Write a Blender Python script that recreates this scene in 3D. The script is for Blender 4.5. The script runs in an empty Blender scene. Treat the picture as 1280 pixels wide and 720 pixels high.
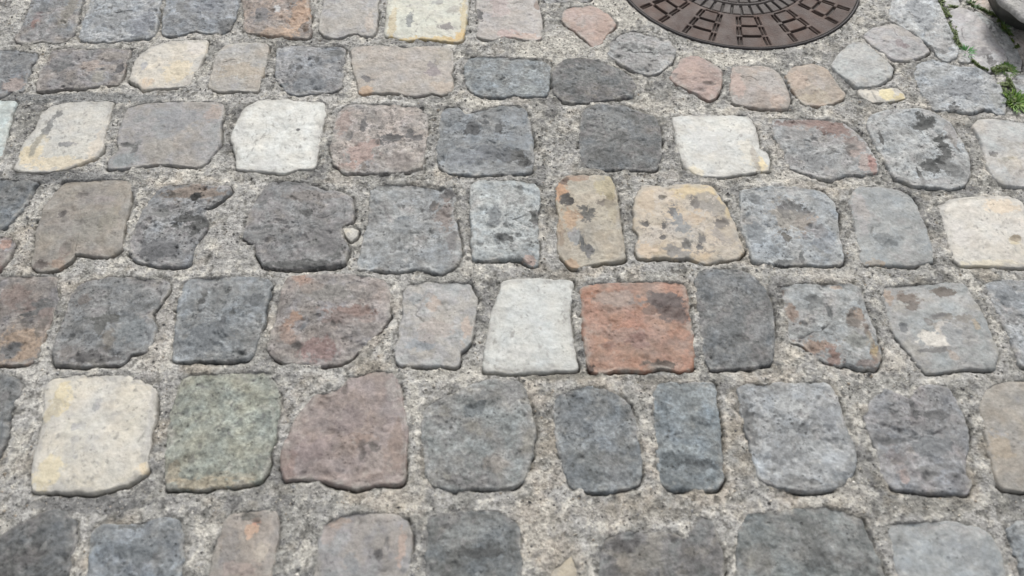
# Cobbled street seen from above: granite setts in pale mortar, a round iron manhole cover and some grass.
# All positions are on the ground, in millimetres (x to the right, y away from the viewer).
import bpy, math, random
import numpy as np
from mathutils import Vector

SETTS = [   # outline (mm), two stone colours, kind of stone, description, stains (x, y, rx, ry, colour, strength)
    ([(-1147.5, 1478.7), (-1160.8, 1499.4), (-1161.5, 1541.5), (-1167.5, 1594.2), (-1173.3, 1642.3), (-1173.8, 1698.5), (-1055.7, 1702.5), (-1053.5, 1658.6), (-1038.9, 1572.3), (-1027.3, 1508.3), (-1038.1, 1484.6), (-1064.8, 1475.8), (-1093.9, 1484.6), (-1120.4, 1475.8)], (136, 130, 127), (120, 124, 132), 'grey',
     'brown-grey cobblestone with a pinkish fleck, cut by the top edge nearest the top left corner',
     [(-1138.8, 1604.6, 57.8, 80.0, (89, 85, 83), -0.75), (-1134.0, 1560.5, 9.5, 24.5, (165, 128, 122), 0.7), (-1134.4, 1604.3, 17.4, 28.3, (112, 118, 128), 0.5), (-1065.4, 1588.5, 15.4, 55.6, (150, 145, 135), 0.5)], 'cobblestone', 'cobblestone'),
    ([(-1005.6, 1487.5), (-1017.1, 1517.3), (-1022.5, 1563.0), (-1026.1, 1610.1), (-1029.9, 1658.6), (-1024.6, 1698.5), (-866.5, 1702.5), (-860.6, 1665.2), (-856.1, 1626.1), (-845.1, 1563.0), (-839.0, 1505.3), (-848.9, 1493.4), (-893.8, 1487.5), (-947.9, 1481.7)], (141, 146, 155), (152, 155, 160), 'grey',
     'smooth pale blue-grey cobblestone, second whole one from the left along the top edge',
     [(-972.3, 1588.2, 88.2, 111.9, (93, 96, 102), -0.75), (-943.7, 1566.7, 38.1, 30.7, (160, 162, 166), 0.5), (-870.1, 1542.1, 26.5, 54.0, (132, 137, 152), 0.5)], 'cobblestone', 'cobblestone'),
    ([(-820.0, 1511.3), (-832.8, 1559.9), (-840.3, 1610.1), (-845.1, 1658.6), (-845.5, 1698.5), (-666.5, 1698.5), (-668.2, 1658.6), (-665.5, 1626.1), (-663.9, 1572.3), (-665.6, 1526.3), (-683.7, 1514.3), (-723.8, 1517.3), (-744.8, 1526.3), (-769.4, 1511.3), (-800.1, 1499.4)], (132, 137, 146), (120, 123, 130), 'grey',
     'slate blue cobblestone on the top edge left of the brown-orange one',
     [(-733.9, 1608.0, 70.4, 76.8, (87, 90, 96), -0.75), (-792.5, 1610.7, 23.2, 25.3, (152, 150, 150), 0.4), (-677.2, 1542.1, 17.0, 27.2, (100, 100, 104), 0.5), (-730.7, 1610.7, 34.8, 25.3, (135, 140, 155), 0.5)], 'cobblestone', 'cobblestone'),
    ([(-631.7, 1517.3), (-640.3, 1578.5), (-655.7, 1626.1), (-664.3, 1658.6), (-666.5, 1698.5), (-502.0, 1702.5), (-501.2, 1658.6), (-491.8, 1610.1), (-480.7, 1563.0), (-471.9, 1517.3), (-475.8, 1493.4), (-513.6, 1496.4), (-561.3, 1502.3), (-596.1, 1508.3)], (133, 127, 126), (152, 132, 120), 'grey',
     'brown cobblestone with an orange lower rim, cut by the top edge',
     [(-589.6, 1624.8, 49.5, 116.1, (87, 83, 83), -0.75), (-506.2, 1572.9, 22.9, 67.0, (186, 148, 120), 0.7), (-552.6, 1511.9, 56.2, 23.8, (178, 150, 128), 0.7), (-565.3, 1604.3, 7.7, 9.5, (205, 205, 205), 0.8), (-601.7, 1572.9, 19.1, 36.9, (115, 115, 120), 0.5), (-485.7, 1526.9, 7.5, 15.0, (90, 72, 62), 0.8)], 'cobblestone', 'cobblestone'),
    ([(-439.7, 1502.3), (-454.0, 1523.3), (-458.3, 1566.1), (-458.6, 1635.8), (-462.1, 1702.5), (-330.3, 1698.5), (-326.3, 1658.6), (-323.7, 1594.2), (-321.2, 1532.4), (-325.3, 1499.4), (-345.8, 1499.4), (-362.2, 1511.3), (-383.9, 1505.3), (-395.9, 1496.4), (-419.8, 1493.4)], (152, 148, 144), (160, 156, 154), 'smooth',
     'plain light taupe cobblestone on the top edge, left of the greenish cream one',
     [(-337.4, 1548.2, 11.4, 36.3, (178, 160, 146), 0.5), (-403.1, 1588.5, 26.9, 31.1, (165, 162, 160), 0.5)], 'cobblestone', 'cobblestone'),
    ([(-295.9, 1505.3), (-300.4, 1532.4), (-301.6, 1584.8), (-302.7, 1658.6), (-298.8, 1702.5), (-107.4, 1698.5), (-106.1, 1658.6), (-106.5, 1610.1), (-108.4, 1553.8), (-112.4, 1505.3), (-118.9, 1481.7), (-148.7, 1481.7), (-186.2, 1487.5), (-214.6, 1493.4), (-242.1, 1487.5), (-270.5, 1493.4)], (206, 208, 195), (200, 198, 185), 'pale',
     'greenish cream cobblestone with an ochre rim and small dark gouges, cut by the top edge',
     [(-243.6, 1560.5, 9.5, 21.5, (120, 124, 126), 0.8), (-154.7, 1533.0, 17.0, 12.1, (128, 122, 122), 0.85), (-178.6, 1623.5, 15.5, 9.6, (150, 150, 148), 0.7), (-138.6, 1598.0, 19.3, 12.6, (150, 146, 138), 0.5), (-283.7, 1542.1, 9.5, 65.7, (190, 165, 115), 0.5), (-194.8, 1482.2, 92.8, 14.6, (205, 175, 115), 0.75), (-114.6, 1572.9, 7.6, 73.0, (200, 178, 125), 0.6), (-115.6, 1497.0, 18.6, 17.7, (205, 170, 110), 0.8)], 'cobblestone', 'cobblestone'),
    ([(-82.3, 1502.3), (-79.7, 1547.6), (-86.7, 1594.2), (-84.5, 1658.6), (-79.7, 1702.5), (39.8, 1698.5), (55.0, 1658.6), (64.2, 1626.1), (70.9, 1578.5), (71.6, 1523.3), (67.3, 1499.4), (52.1, 1487.5), (18.7, 1493.4), (-18.7, 1499.4), (-44.7, 1487.5), (-67.1, 1490.5)], (158, 154, 153), (168, 160, 156), 'smooth',
     'pinkish taupe cobblestone on the top edge, right of the greenish cream one',
     [(-76.6, 1579.1, 9.6, 21.7, (62, 62, 64), 0.7), (-29.0, 1610.7, 23.2, 37.8, (172, 150, 148), 0.5), (-9.3, 1505.9, 26.2, 17.8, (186, 152, 148), 0.6), (37.3, 1499.9, 26.1, 11.8, (190, 160, 145), 0.6), (62.0, 1620.3, 7.8, 19.1, (130, 105, 92), 0.7)], 'cobblestone', 'cobblestone'),
    ([(85.8, 1632.5), (117.0, 1632.5), (146.4, 1635.8), (185.2, 1632.5), (196.5, 1658.6), (195.4, 1705.2), (75.8, 1707.9), (76.7, 1662.5)], (140, 140, 138), (128, 128, 128), 'grey',
     'grey cobblestone sliver cut by the top edge above the pink pointed one',
     [(150.4, 1652.6, 49.8, 41.9, (92, 92, 91), -0.75)], 'cobblestone', 'cobblestone'),
    ([(118.4, 1566.1), (125.6, 1603.7), (145.5, 1616.5), (170.5, 1613.3), (188.4, 1619.7), (208.9, 1606.9), (234.1, 1581.7), (244.9, 1547.6), (235.7, 1526.3), (218.9, 1502.3), (207.8, 1475.8), (186.5, 1461.2), (176.4, 1478.7), (154.0, 1514.3), (134.3, 1535.4)], (157, 138, 130), (162, 132, 121), 'smooth',
     'small pink pointed cobblestone at the left of the manhole cover',
     [(165.1, 1551.3, 11.4, 21.3, (150, 145, 143), 0.5), (216.5, 1526.9, 16.9, 35.8, (158, 130, 118), 0.6), (143.5, 1579.1, 17.2, 24.8, (176, 152, 146), 0.5)], 'cobblestone', 'cobblestone'),
    ([(220.3, 1438.3), (229.0, 1478.2), (254.8, 1509.5), (291.0, 1519.1), (328.3, 1500.0), (365.1, 1481.3), (377.2, 1453.5), (364.4, 1411.4), (333.9, 1376.1), (308.0, 1361.7), (286.2, 1367.4), (263.4, 1384.8), (237.3, 1411.4)], (150, 150, 150), (138, 138, 140), 'grey',
     'speckled grey rounded cobblestone just below the left of the manhole cover',
     [(283.8, 1424.3, 58.5, 60.6, (99, 99, 99), -0.75), (281.7, 1458.9, 9.2, 14.4, (96, 96, 100), 0.8), (321.0, 1447.4, 7.3, 8.6, (110, 110, 112), 0.7), (245.8, 1424.6, 7.3, 8.5, (105, 105, 105), 0.6), (310.2, 1396.6, 25.3, 22.0, (160, 158, 154), 0.5)], 'cobblestone', 'cobblestone'),
    ([(899.7, 1567.1), (919.0, 1620.6), (935.1, 1662.7), (957.3, 1703.7), (1037.7, 1708.0), (1035.9, 1662.7), (1036.4, 1607.1), (1033.0, 1547.6), (1029.9, 1496.5), (1027.0, 1453.1), (1008.2, 1419.9), (982.4, 1405.0), (971.0, 1416.9), (971.1, 1447.0), (961.6, 1477.7), (942.0, 1509.1), (918.1, 1534.6)], (168, 171, 174), (158, 160, 164), 'grey',
     'large pale blue-grey cobblestone left of the mossy crack at the top right',
     [(1022.1, 1601.8, 59.4, 133.1, (110, 112, 114), -0.75), (978.0, 1572.9, 22.9, 75.9, (158, 163, 172), 0.6), (993.5, 1467.6, 18.5, 34.5, (172, 170, 166), 0.6)], 'cobblestone', 'cobblestone'),
    ([(1053.0, 1594.4), (1080.8, 1611.2), (1105.3, 1594.4), (1118.6, 1558.1), (1124.3, 1497.2), (1128.6, 1450.8), (1123.6, 1411.6), (1094.3, 1393.9), (1069.0, 1370.6), (1054.5, 1388.0), (1048.9, 1420.6), (1041.4, 1459.9), (1038.4, 1497.2), (1045.7, 1548.3)], (178, 176, 176), (168, 164, 166), 'smooth',
     'pale pinkish-grey cobblestone with a dark smudge, right of the mossy crack',
     [(1076.6, 1441.7, 18.3, 22.7, (125, 122, 124), 0.7), (1067.6, 1566.7, 15.3, 18.5, (170, 165, 170), 0.5), (1086.3, 1407.7, 10.9, 13.9, (105, 104, 104), 0.7), (1064.9, 1476.4, 18.5, 17.4, (188, 184, 182), 0.5)], 'cobblestone', 'cobblestone'),
    ([(1112.7, 1594.7), (1129.0, 1578.1), (1146.7, 1538.9), (1158.9, 1497.5), (1162.3, 1460.2), (1155.3, 1411.9), (1141.0, 1379.5), (1130.1, 1385.4), (1129.0, 1417.8), (1127.8, 1481.8), (1117.0, 1538.9)], (172, 172, 170), (160, 160, 160), 'grey',
     'narrow curved pale cobblestone between the smudged one and the grassy joint at top right',
     [], 'cobblestone', 'cobblestone'),
    ([(1049.7, 1622.9), (1053.5, 1658.6), (1066.0, 1685.1), (1093.7, 1685.1), (1096.7, 1658.6), (1091.6, 1626.1), (1076.5, 1610.1), (1062.1, 1613.3)], (186, 184, 180), (175, 173, 170), 'smooth',
     'tiny whitish cobblestone at the top end of the mossy crack',
     [], 'cobblestone', 'cobblestone'),
    ([(1114.1, 1629.3), (1111.3, 1655.3), (1125.4, 1685.1), (1173.0, 1685.1), (1167.1, 1652.0), (1160.5, 1606.9), (1145.5, 1597.4), (1134.6, 1610.1)], (188, 174, 164), (180, 168, 158), 'smooth',
     'small tan cobblestone on the top edge beside the dark-sided rock',
     [], 'cobblestone', 'cobblestone'),
    ([(1167.5, 1517.3), (1196.2, 1523.3), (1244.5, 1526.3), (1235.8, 1458.4), (1194.8, 1401.6), (1162.2, 1401.6), (1164.7, 1441.1), (1167.2, 1481.7)], (158, 156, 152), (172, 158, 150), 'grey',
     'grey-pink cobblestone on the right edge just below the dark-sided rock',
     [], 'cobblestone', 'cobblestone'),
    ([(1024.5, 1449.7), (1036.5, 1452.6), (1048.1, 1438.2), (1045.6, 1410.0), (1030.1, 1407.2), (1012.9, 1410.0)], (165, 165, 162), (150, 150, 150), 'grey',
     'tiny grey cobble chip under the green sprout',
     [], 'stone_chip', 'stone chip'),
    ([(-1256.4, 1441.1), (-1177.1, 1449.7), (-1141.4, 1452.6), (-1104.1, 1441.1), (-1089.5, 1441.1), (-1082.1, 1415.6), (-1087.8, 1396.0), (-1081.3, 1368.6), (-1076.5, 1330.9), (-1075.7, 1309.8), (-1099.3, 1307.2), (-1111.6, 1289.0), (-1197.9, 1278.8)], (124, 127, 134), (112, 114, 120), 'grey',
     'dark blue-grey cobblestone with a pink lower corner, on the left edge in the second row',
     [(-1125.5, 1394.9, 59.7, 46.8, (81, 83, 88), -0.75), (-1096.5, 1328.8, 21.2, 26.3, (158, 140, 134), 0.7), (-1108.5, 1419.0, 14.5, 14.0, (140, 140, 142), 0.5)], 'cobblestone', 'cobblestone'),
    ([(-1040.6, 1309.8), (-1051.7, 1330.9), (-1054.3, 1363.1), (-1054.5, 1404.4), (-1051.9, 1444.0), (-1019.1, 1455.5), (-974.8, 1449.7), (-930.6, 1455.5), (-878.2, 1452.6), (-876.6, 1415.6), (-873.1, 1385.0), (-870.1, 1344.2), (-873.2, 1330.9), (-913.9, 1325.6), (-949.3, 1315.1), (-986.3, 1320.3), (-1008.2, 1312.4)], (124, 122, 124), (136, 126, 122), 'grey',
     'long dark grey cobblestone with a pinkish cream smear, in the second row at far left',
     [(-918.5, 1350.4, 75.3, 43.5, (81, 80, 81), -0.75), (-945.2, 1391.1, 25.2, 19.2, (162, 146, 138), 0.75), (-919.7, 1355.5, 10.7, 18.8, (168, 164, 154), 0.6), (-912.1, 1430.3, 32.8, 14.1, (150, 142, 136), 0.6), (-884.2, 1385.5, 9.0, 19.2, (80, 78, 80), 0.8), (-1019.1, 1396.6, 25.3, 27.5, (112, 114, 120), 0.5)], 'cobblestone', 'cobblestone'),
    ([(-849.5, 1346.9), (-854.1, 1387.7), (-851.3, 1435.4), (-831.6, 1464.1), (-794.7, 1478.7), (-744.1, 1484.6), (-708.1, 1481.7), (-702.5, 1441.1), (-704.7, 1396.0), (-710.1, 1365.8), (-711.7, 1328.3), (-745.0, 1320.3), (-779.5, 1317.7), (-808.0, 1312.4), (-824.7, 1328.3)], (207, 199, 184), (200, 196, 188), 'pale',
     'cream cobblestone between two grey ones in the second row from the top',
     [(-748.4, 1374.6, 28.6, 37.8, (212, 198, 170), 0.6), (-828.2, 1391.1, 9.0, 13.8, (160, 160, 166), 0.7), (-807.1, 1334.1, 12.4, 18.5, (206, 184, 158), 0.6), (-726.0, 1453.1, 18.4, 28.5, (200, 195, 190), 0.6), (-715.9, 1336.8, 10.6, 13.3, (175, 170, 165), 0.6)], 'cobblestone', 'cobblestone'),
    ([(-665.1, 1317.7), (-669.9, 1330.9), (-673.8, 1379.5), (-678.0, 1438.2), (-665.3, 1464.1), (-630.7, 1475.8), (-569.0, 1472.9), (-559.7, 1452.6), (-556.8, 1387.7), (-557.5, 1325.6), (-561.5, 1309.8), (-606.0, 1312.4), (-645.8, 1309.8)], (158, 156, 152), (162, 152, 142), 'smooth',
     'light grey-tan cobblestone right of the cream one in the second row',
     [(-608.8, 1374.6, 46.6, 24.4, (170, 155, 136), 0.6), (-639.6, 1435.9, 25.6, 22.6, (168, 168, 168), 0.5), (-625.8, 1328.8, 28.2, 18.4, (150, 148, 150), 0.5)], 'cobblestone', 'cobblestone'),
    ([(-533.0, 1396.0), (-537.6, 1452.6), (-505.0, 1467.1), (-451.9, 1458.4), (-406.6, 1464.1), (-384.8, 1452.6), (-379.5, 1382.2), (-377.2, 1323.0), (-394.5, 1307.2), (-429.2, 1304.6), (-459.9, 1299.4), (-495.7, 1304.6), (-505.1, 1328.3), (-523.0, 1349.6)], (136, 137, 144), (128, 130, 136), 'grey',
     'mottled blue-grey cobblestone with a chipped lower left corner, second row from the top',
     [(-428.3, 1366.6, 65.5, 68.0, (89, 90, 95), -0.75), (-477.1, 1380.0, 7.2, 10.9, (95, 96, 102), 0.7), (-442.6, 1413.3, 5.4, 11.2, (90, 92, 98), 0.7), (-402.8, 1441.7, 16.5, 14.2, (92, 94, 98), 0.7), (-504.6, 1331.5, 10.6, 7.9, (80, 82, 84), 0.7), (-449.9, 1331.5, 35.3, 21.1, (126, 133, 144), 0.5), (-497.8, 1385.5, 5.4, 8.2, (100, 100, 104), 0.6)], 'cobblestone', 'cobblestone'),
    ([(-368.2, 1452.6), (-314.2, 1464.1), (-245.3, 1458.4), (-175.6, 1464.1), (-137.9, 1449.7), (-133.7, 1396.0), (-136.1, 1368.6), (-129.1, 1333.6), (-133.4, 1309.8), (-153.9, 1299.4), (-175.3, 1307.2), (-209.4, 1294.2), (-254.0, 1304.6), (-297.8, 1304.6), (-332.5, 1302.0), (-341.5, 1333.6), (-355.1, 1374.0)], (155, 147, 142), (160, 152, 144), 'smooth',
     'wide taupe cobblestone with an orange lower left corner, second row from the top',
     [(-321.1, 1347.5, 12.4, 10.7, (96, 94, 96), 0.75), (-179.7, 1385.5, 12.6, 19.2, (120, 112, 116), 0.75), (-168.7, 1413.3, 9.1, 11.2, (120, 114, 114), 0.6), (-320.3, 1307.8, 15.8, 15.6, (186, 150, 118), 0.7), (-149.6, 1323.5, 24.6, 21.0, (180, 160, 142), 0.5), (-178.7, 1369.1, 17.9, 10.9, (142, 128, 134), 0.5), (-153.5, 1435.9, 14.6, 28.2, (164, 154, 136), 0.5)], 'cobblestone', 'cobblestone'),
    ([(-105.0, 1401.6), (-96.7, 1424.1), (-45.7, 1429.7), (0.0, 1424.1), (27.4, 1424.1), (67.3, 1415.6), (88.5, 1393.3), (83.9, 1360.4), (81.0, 1320.3), (69.9, 1296.8), (34.9, 1291.6), (0.0, 1296.8), (-26.1, 1289.0), (-75.1, 1296.8), (-97.0, 1323.0), (-105.3, 1360.4)], (128, 134, 140), (118, 122, 126), 'grainy',
     'blue-grey flat cobblestone with a pale smear, below the two taupe stones of the top edge',
     [(48.3, 1369.1, 17.9, 18.9, (158, 166, 172), 0.6), (9.0, 1382.8, 18.0, 21.8, (140, 146, 152), 0.5), (35.0, 1310.4, 24.5, 13.0, (156, 162, 164), 0.6), (26.6, 1342.1, 10.6, 10.7, (90, 94, 98), 0.5)], 'cobblestone', 'cobblestone'),
    ([(88.9, 1346.9), (97.3, 1387.7), (118.0, 1410.0), (154.9, 1421.2), (194.2, 1410.0), (234.0, 1385.0), (262.5, 1360.4), (273.7, 1328.3), (261.6, 1291.6), (217.4, 1283.9), (164.5, 1271.1), (112.7, 1276.2), (91.0, 1302.0)], (112, 112, 113), (100, 100, 102), 'grainy',
     'dark charcoal wedge-shaped cobblestone below the pink pointed one',
     [(169.0, 1355.5, 28.5, 21.4, (124, 124, 124), 0.5)], 'cobblestone', 'cobblestone'),
    ([(351.1, 1355.0), (369.4, 1387.7), (386.3, 1421.2), (419.9, 1426.9), (452.6, 1401.6), (469.9, 1374.0), (463.5, 1333.6), (444.3, 1289.0), (427.1, 1278.8), (405.3, 1296.8), (378.7, 1320.3), (356.3, 1338.9)], (150, 125, 117), (160, 134, 126), 'smooth',
     'small pink cobblestone with a crack across its corner, under the manhole cover',
     [(435.8, 1331.5, 15.9, 6.6, (105, 88, 84), 0.8), (413.4, 1310.4, 10.5, 6.5, (110, 92, 88), 0.7), (361.8, 1361.0, 7.1, 8.1, (110, 100, 100), 0.6)], 'cobblestone', 'cobblestone'),
    ([(487.8, 1357.1), (496.8, 1388.9), (541.2, 1394.8), (574.6, 1391.9), (593.2, 1371.5), (603.1, 1328.7), (601.9, 1279.0), (589.1, 1252.1), (551.3, 1252.1), (507.8, 1260.1), (479.4, 1273.6), (479.0, 1314.7)], (152, 137, 129), (160, 153, 148), 'smooth',
     'pinkish grey cobblestone under the manhole cover, left of the tan one',
     [(497.1, 1328.8, 14.1, 46.9, (178, 148, 138), 0.6), (574.8, 1276.7, 15.6, 22.8, (185, 158, 142), 0.6), (563.1, 1342.1, 24.8, 31.7, (166, 162, 160), 0.6)], 'cobblestone', 'cobblestone'),
    ([(612.0, 1362.5), (633.1, 1391.5), (679.1, 1403.3), (707.1, 1385.7), (718.9, 1334.0), (727.6, 1295.1), (702.2, 1273.3), (659.9, 1262.5), (633.4, 1265.2), (621.2, 1292.3), (614.2, 1328.4)], (153, 135, 121), (162, 148, 134), 'smooth',
     'small tan cobblestone below right of the manhole cover',
     [(637.5, 1342.1, 21.3, 26.5, (182, 154, 136), 0.5), (678.7, 1328.8, 10.6, 36.6, (160, 152, 150), 0.5), (659.7, 1284.4, 34.7, 15.3, (176, 160, 130), 0.4)], 'cobblestone', 'cobblestone'),
    ([(719.9, 1396.3), (753.6, 1441.1), (791.9, 1477.9), (820.1, 1474.8), (841.4, 1426.0), (857.1, 1387.5), (841.5, 1352.8), (804.0, 1324.5), (760.1, 1318.9), (745.2, 1347.1), (727.4, 1373.0)], (166, 167, 165), (158, 159, 158), 'smooth',
     'smooth light grey rounded cobblestone right of the small tan one',
     [(786.1, 1402.2, 32.5, 38.5, (160, 161, 160), 0.6), (768.3, 1438.8, 14.6, 17.0, (178, 178, 174), 0.5)], 'cobblestone', 'cobblestone'),
    ([(822.6, 1498.0), (850.7, 1529.8), (900.7, 1545.9), (932.7, 1520.2), (954.4, 1482.4), (958.3, 1445.5), (932.6, 1424.3), (894.7, 1412.4), (867.1, 1415.4), (851.0, 1439.4), (832.8, 1463.8)], (154, 152, 152), (162, 158, 160), 'smooth',
     'mauve-grey oval cobblestone between the manhole cover and the large pale blue one',
     [(894.6, 1470.5, 9.2, 11.6, (134, 118, 124), 0.6), (906.0, 1458.9, 7.4, 8.7, (128, 112, 118), 0.6)], 'cobblestone', 'cobblestone'),
    ([(901.6, 1368.9), (918.9, 1401.0), (952.0, 1415.8), (977.6, 1406.9), (1009.5, 1389.2), (1046.1, 1386.3), (1068.7, 1360.2), (1075.9, 1329.0), (1072.1, 1279.2), (1056.3, 1241.7), (1037.3, 1233.8), (1018.1, 1255.0), (976.6, 1239.1), (947.1, 1247.0), (909.3, 1252.3), (899.7, 1279.2), (897.9, 1320.6)], (160, 164, 170), (148, 151, 156), 'grey',
     'large blue-grey cobblestone left of the grass tufts near the right edge',
     [(985.4, 1317.6, 70.8, 56.4, (105, 108, 112), -0.75), (948.1, 1253.9, 12.0, 12.5, (95, 95, 98), 0.75), (991.5, 1315.6, 38.6, 31.2, (146, 150, 160), 0.5), (937.2, 1310.4, 14.0, 15.6, (128, 130, 134), 0.5), (1047.5, 1276.7, 10.4, 25.3, (175, 175, 172), 0.5), (945.5, 1363.7, 21.4, 13.5, (176, 178, 180), 0.5)], 'cobblestone', 'cobblestone'),
    ([(1109.2, 1352.3), (1130.4, 1365.8), (1183.8, 1374.0), (1174.7, 1307.2), (1145.8, 1278.8), (1114.8, 1283.9), (1105.1, 1299.4), (1103.5, 1323.0)], (158, 162, 168), (150, 152, 156), 'grey',
     'bluish cobblestone cut by the right edge between the two grass tufts',
     [(1114.4, 1315.6, 5.3, 7.9, (70, 70, 72), 0.7)], 'cobblestone', 'cobblestone'),
    ([(759.5, 1315.1), (801.3, 1320.3), (846.1, 1323.0), (859.3, 1302.0), (856.4, 1286.5), (818.7, 1276.2), (779.8, 1273.7), (760.3, 1291.6)], (210, 206, 196), (206, 200, 188), 'pale',
     'thin flat white cobblestone chip with a yellow end, below the light grey rounded one',
     [(823.1, 1297.3, 17.4, 20.6, (216, 204, 164), 0.85), (848.7, 1289.6, 10.4, 10.3, (205, 188, 140), 0.8), (791.0, 1294.8, 2.6, 20.6, (150, 146, 140), 0.7)], 'stone_chip', 'stone chip'),
    ([(-1187.1, 1273.7), (-1078.9, 1276.2), (-1071.4, 1260.9), (-1067.8, 1228.4), (-1061.4, 1189.4), (-1046.5, 1132.9), (-1045.9, 1110.0), (-1066.8, 1101.0), (-1154.5, 1096.5)], (182, 190, 188), (172, 180, 178), 'smooth',
     'pale green-grey cobblestone cut by the left edge beside the streaked cream one',
     [], 'cobblestone', 'cobblestone'),
    ([(-1006.2, 1074.2), (-1009.8, 1096.5), (-1011.8, 1123.7), (-1013.9, 1160.9), (-1004.3, 1194.2), (-1005.6, 1235.9), (-996.4, 1258.4), (-966.2, 1271.1), (-918.5, 1273.7), (-864.0, 1271.1), (-858.0, 1228.4), (-853.3, 1179.8), (-844.0, 1128.3), (-850.7, 1107.7), (-875.9, 1089.7), (-906.3, 1074.2), (-953.9, 1067.6)], (202, 200, 192), (194, 192, 186), 'pale',
     'large slanted cream cobblestone with grey streaks, at far left of the third row',
     [(-974.7, 1202.0, 6.7, 33.5, (120, 122, 122), 0.7), (-980.5, 1170.9, 6.7, 28.2, (128, 128, 126), 0.7), (-968.8, 1233.9, 10.2, 9.9, (118, 118, 116), 0.7), (-921.0, 1142.7, 16.5, 7.0, (125, 126, 128), 0.7), (-963.0, 1159.1, 8.3, 7.0, (120, 122, 124), 0.6), (-985.2, 1119.7, 22.9, 31.6, (212, 198, 168), 0.7), (-914.7, 1090.3, 64.8, 15.6, (212, 200, 176), 0.7), (-855.0, 1142.7, 13.2, 45.7, (208, 196, 180), 0.5), (-985.4, 1147.4, 5.0, 23.1, (140, 138, 130), 0.6)], 'cobblestone', 'cobblestone'),
    ([(-812.5, 1078.6), (-820.2, 1098.7), (-808.1, 1123.7), (-822.2, 1165.6), (-828.0, 1213.7), (-826.0, 1253.4), (-795.8, 1268.6), (-717.5, 1273.7), (-630.3, 1271.1), (-617.8, 1245.9), (-615.5, 1203.9), (-603.4, 1149.1), (-614.5, 1110.0), (-627.2, 1080.8), (-653.6, 1083.0), (-694.2, 1089.7), (-726.0, 1087.5), (-762.4, 1078.6)], (138, 138, 140), (148, 143, 140), 'smooth',
     'broad mid-grey cobblestone with a dark nick at its left, beside the clean white one',
     [(-792.2, 1142.7, 23.1, 7.0, (85, 85, 86), 0.75), (-777.0, 1124.2, 8.2, 18.2, (92, 92, 92), 0.7), (-787.1, 1097.0, 26.0, 13.4, (138, 146, 152), 0.6), (-723.1, 1131.1, 26.3, 31.9, (150, 146, 140), 0.5), (-702.9, 1214.2, 40.6, 33.8, (130, 132, 142), 0.5), (-635.6, 1238.9, 15.4, 24.7, (165, 142, 130), 0.5)], 'cobblestone', 'cobblestone'),
    ([(-555.2, 1076.4), (-563.8, 1110.0), (-584.4, 1160.9), (-582.0, 1213.7), (-574.7, 1253.4), (-551.6, 1276.2), (-510.9, 1281.3), (-447.1, 1273.7), (-406.5, 1268.6), (-398.8, 1238.4), (-400.4, 1189.4), (-398.1, 1116.8), (-400.9, 1080.8), (-429.3, 1076.4), (-462.9, 1065.4), (-515.6, 1072.0)], (216, 217, 212), (206, 207, 203), 'pale',
     'clean white cobblestone in the third row from the top, left of centre',
     [(-449.2, 1185.2, 4.2, 4.8, (100, 100, 100), 0.8), (-501.0, 1085.8, 38.8, 13.3, (200, 200, 198), 0.5), (-568.4, 1178.0, 10.0, 37.6, (195, 195, 192), 0.6)], 'cobblestone', 'cobblestone'),
    ([(-375.8, 1194.2), (-374.8, 1250.9), (-351.2, 1268.6), (-273.3, 1268.6), (-206.9, 1258.4), (-182.7, 1230.9), (-178.0, 1158.5), (-178.7, 1119.1), (-182.5, 1078.6), (-209.1, 1067.6), (-273.2, 1065.4), (-337.8, 1067.6), (-360.1, 1089.7), (-375.4, 1130.6)], (148, 143, 140), (156, 146, 142), 'grey',
     'grey-brown cobblestone with dark scratches and pink patches, right of the clean white one',
     [(-274.2, 1161.4, 91.4, 91.1, (100, 96, 95), -0.75), (-355.7, 1214.2, 13.5, 33.8, (165, 142, 135), 0.7), (-313.7, 1202.0, 6.7, 24.0, (98, 96, 96), 0.7), (-252.6, 1161.4, 23.3, 11.7, (82, 80, 80), 0.85), (-213.8, 1175.6, 8.4, 14.2, (90, 88, 88), 0.8), (-281.3, 1149.7, 16.5, 9.3, (100, 98, 98), 0.7), (-196.1, 1161.4, 13.3, 9.4, (95, 92, 92), 0.7), (-307.7, 1119.7, 22.9, 31.6, (176, 146, 138), 0.7), (-330.8, 1081.4, 19.4, 13.3, (180, 150, 140), 0.5), (-298.5, 1081.4, 4.8, 11.1, (100, 95, 92), 0.7), (-227.2, 1097.0, 32.5, 17.8, (165, 152, 148), 0.5), (-340.2, 1170.9, 6.7, 14.2, (110, 108, 108), 0.7)], 'cobblestone', 'cobblestone'),
    ([(-155.1, 1165.6), (-154.4, 1213.7), (-146.4, 1255.9), (-120.7, 1258.4), (-104.3, 1235.9), (-77.2, 1243.4), (-43.1, 1260.9), (0.0, 1263.5), (27.5, 1253.4), (40.4, 1194.2), (42.9, 1137.5), (42.1, 1085.3), (33.7, 1063.2), (-12.8, 1058.8), (-72.1, 1058.8), (-128.6, 1065.4), (-147.4, 1085.3), (-154.7, 1128.3)], (122, 127, 134), (112, 116, 122), 'grey',
     'dark slate-blue cobblestone with black spots, just left of top centre',
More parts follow.
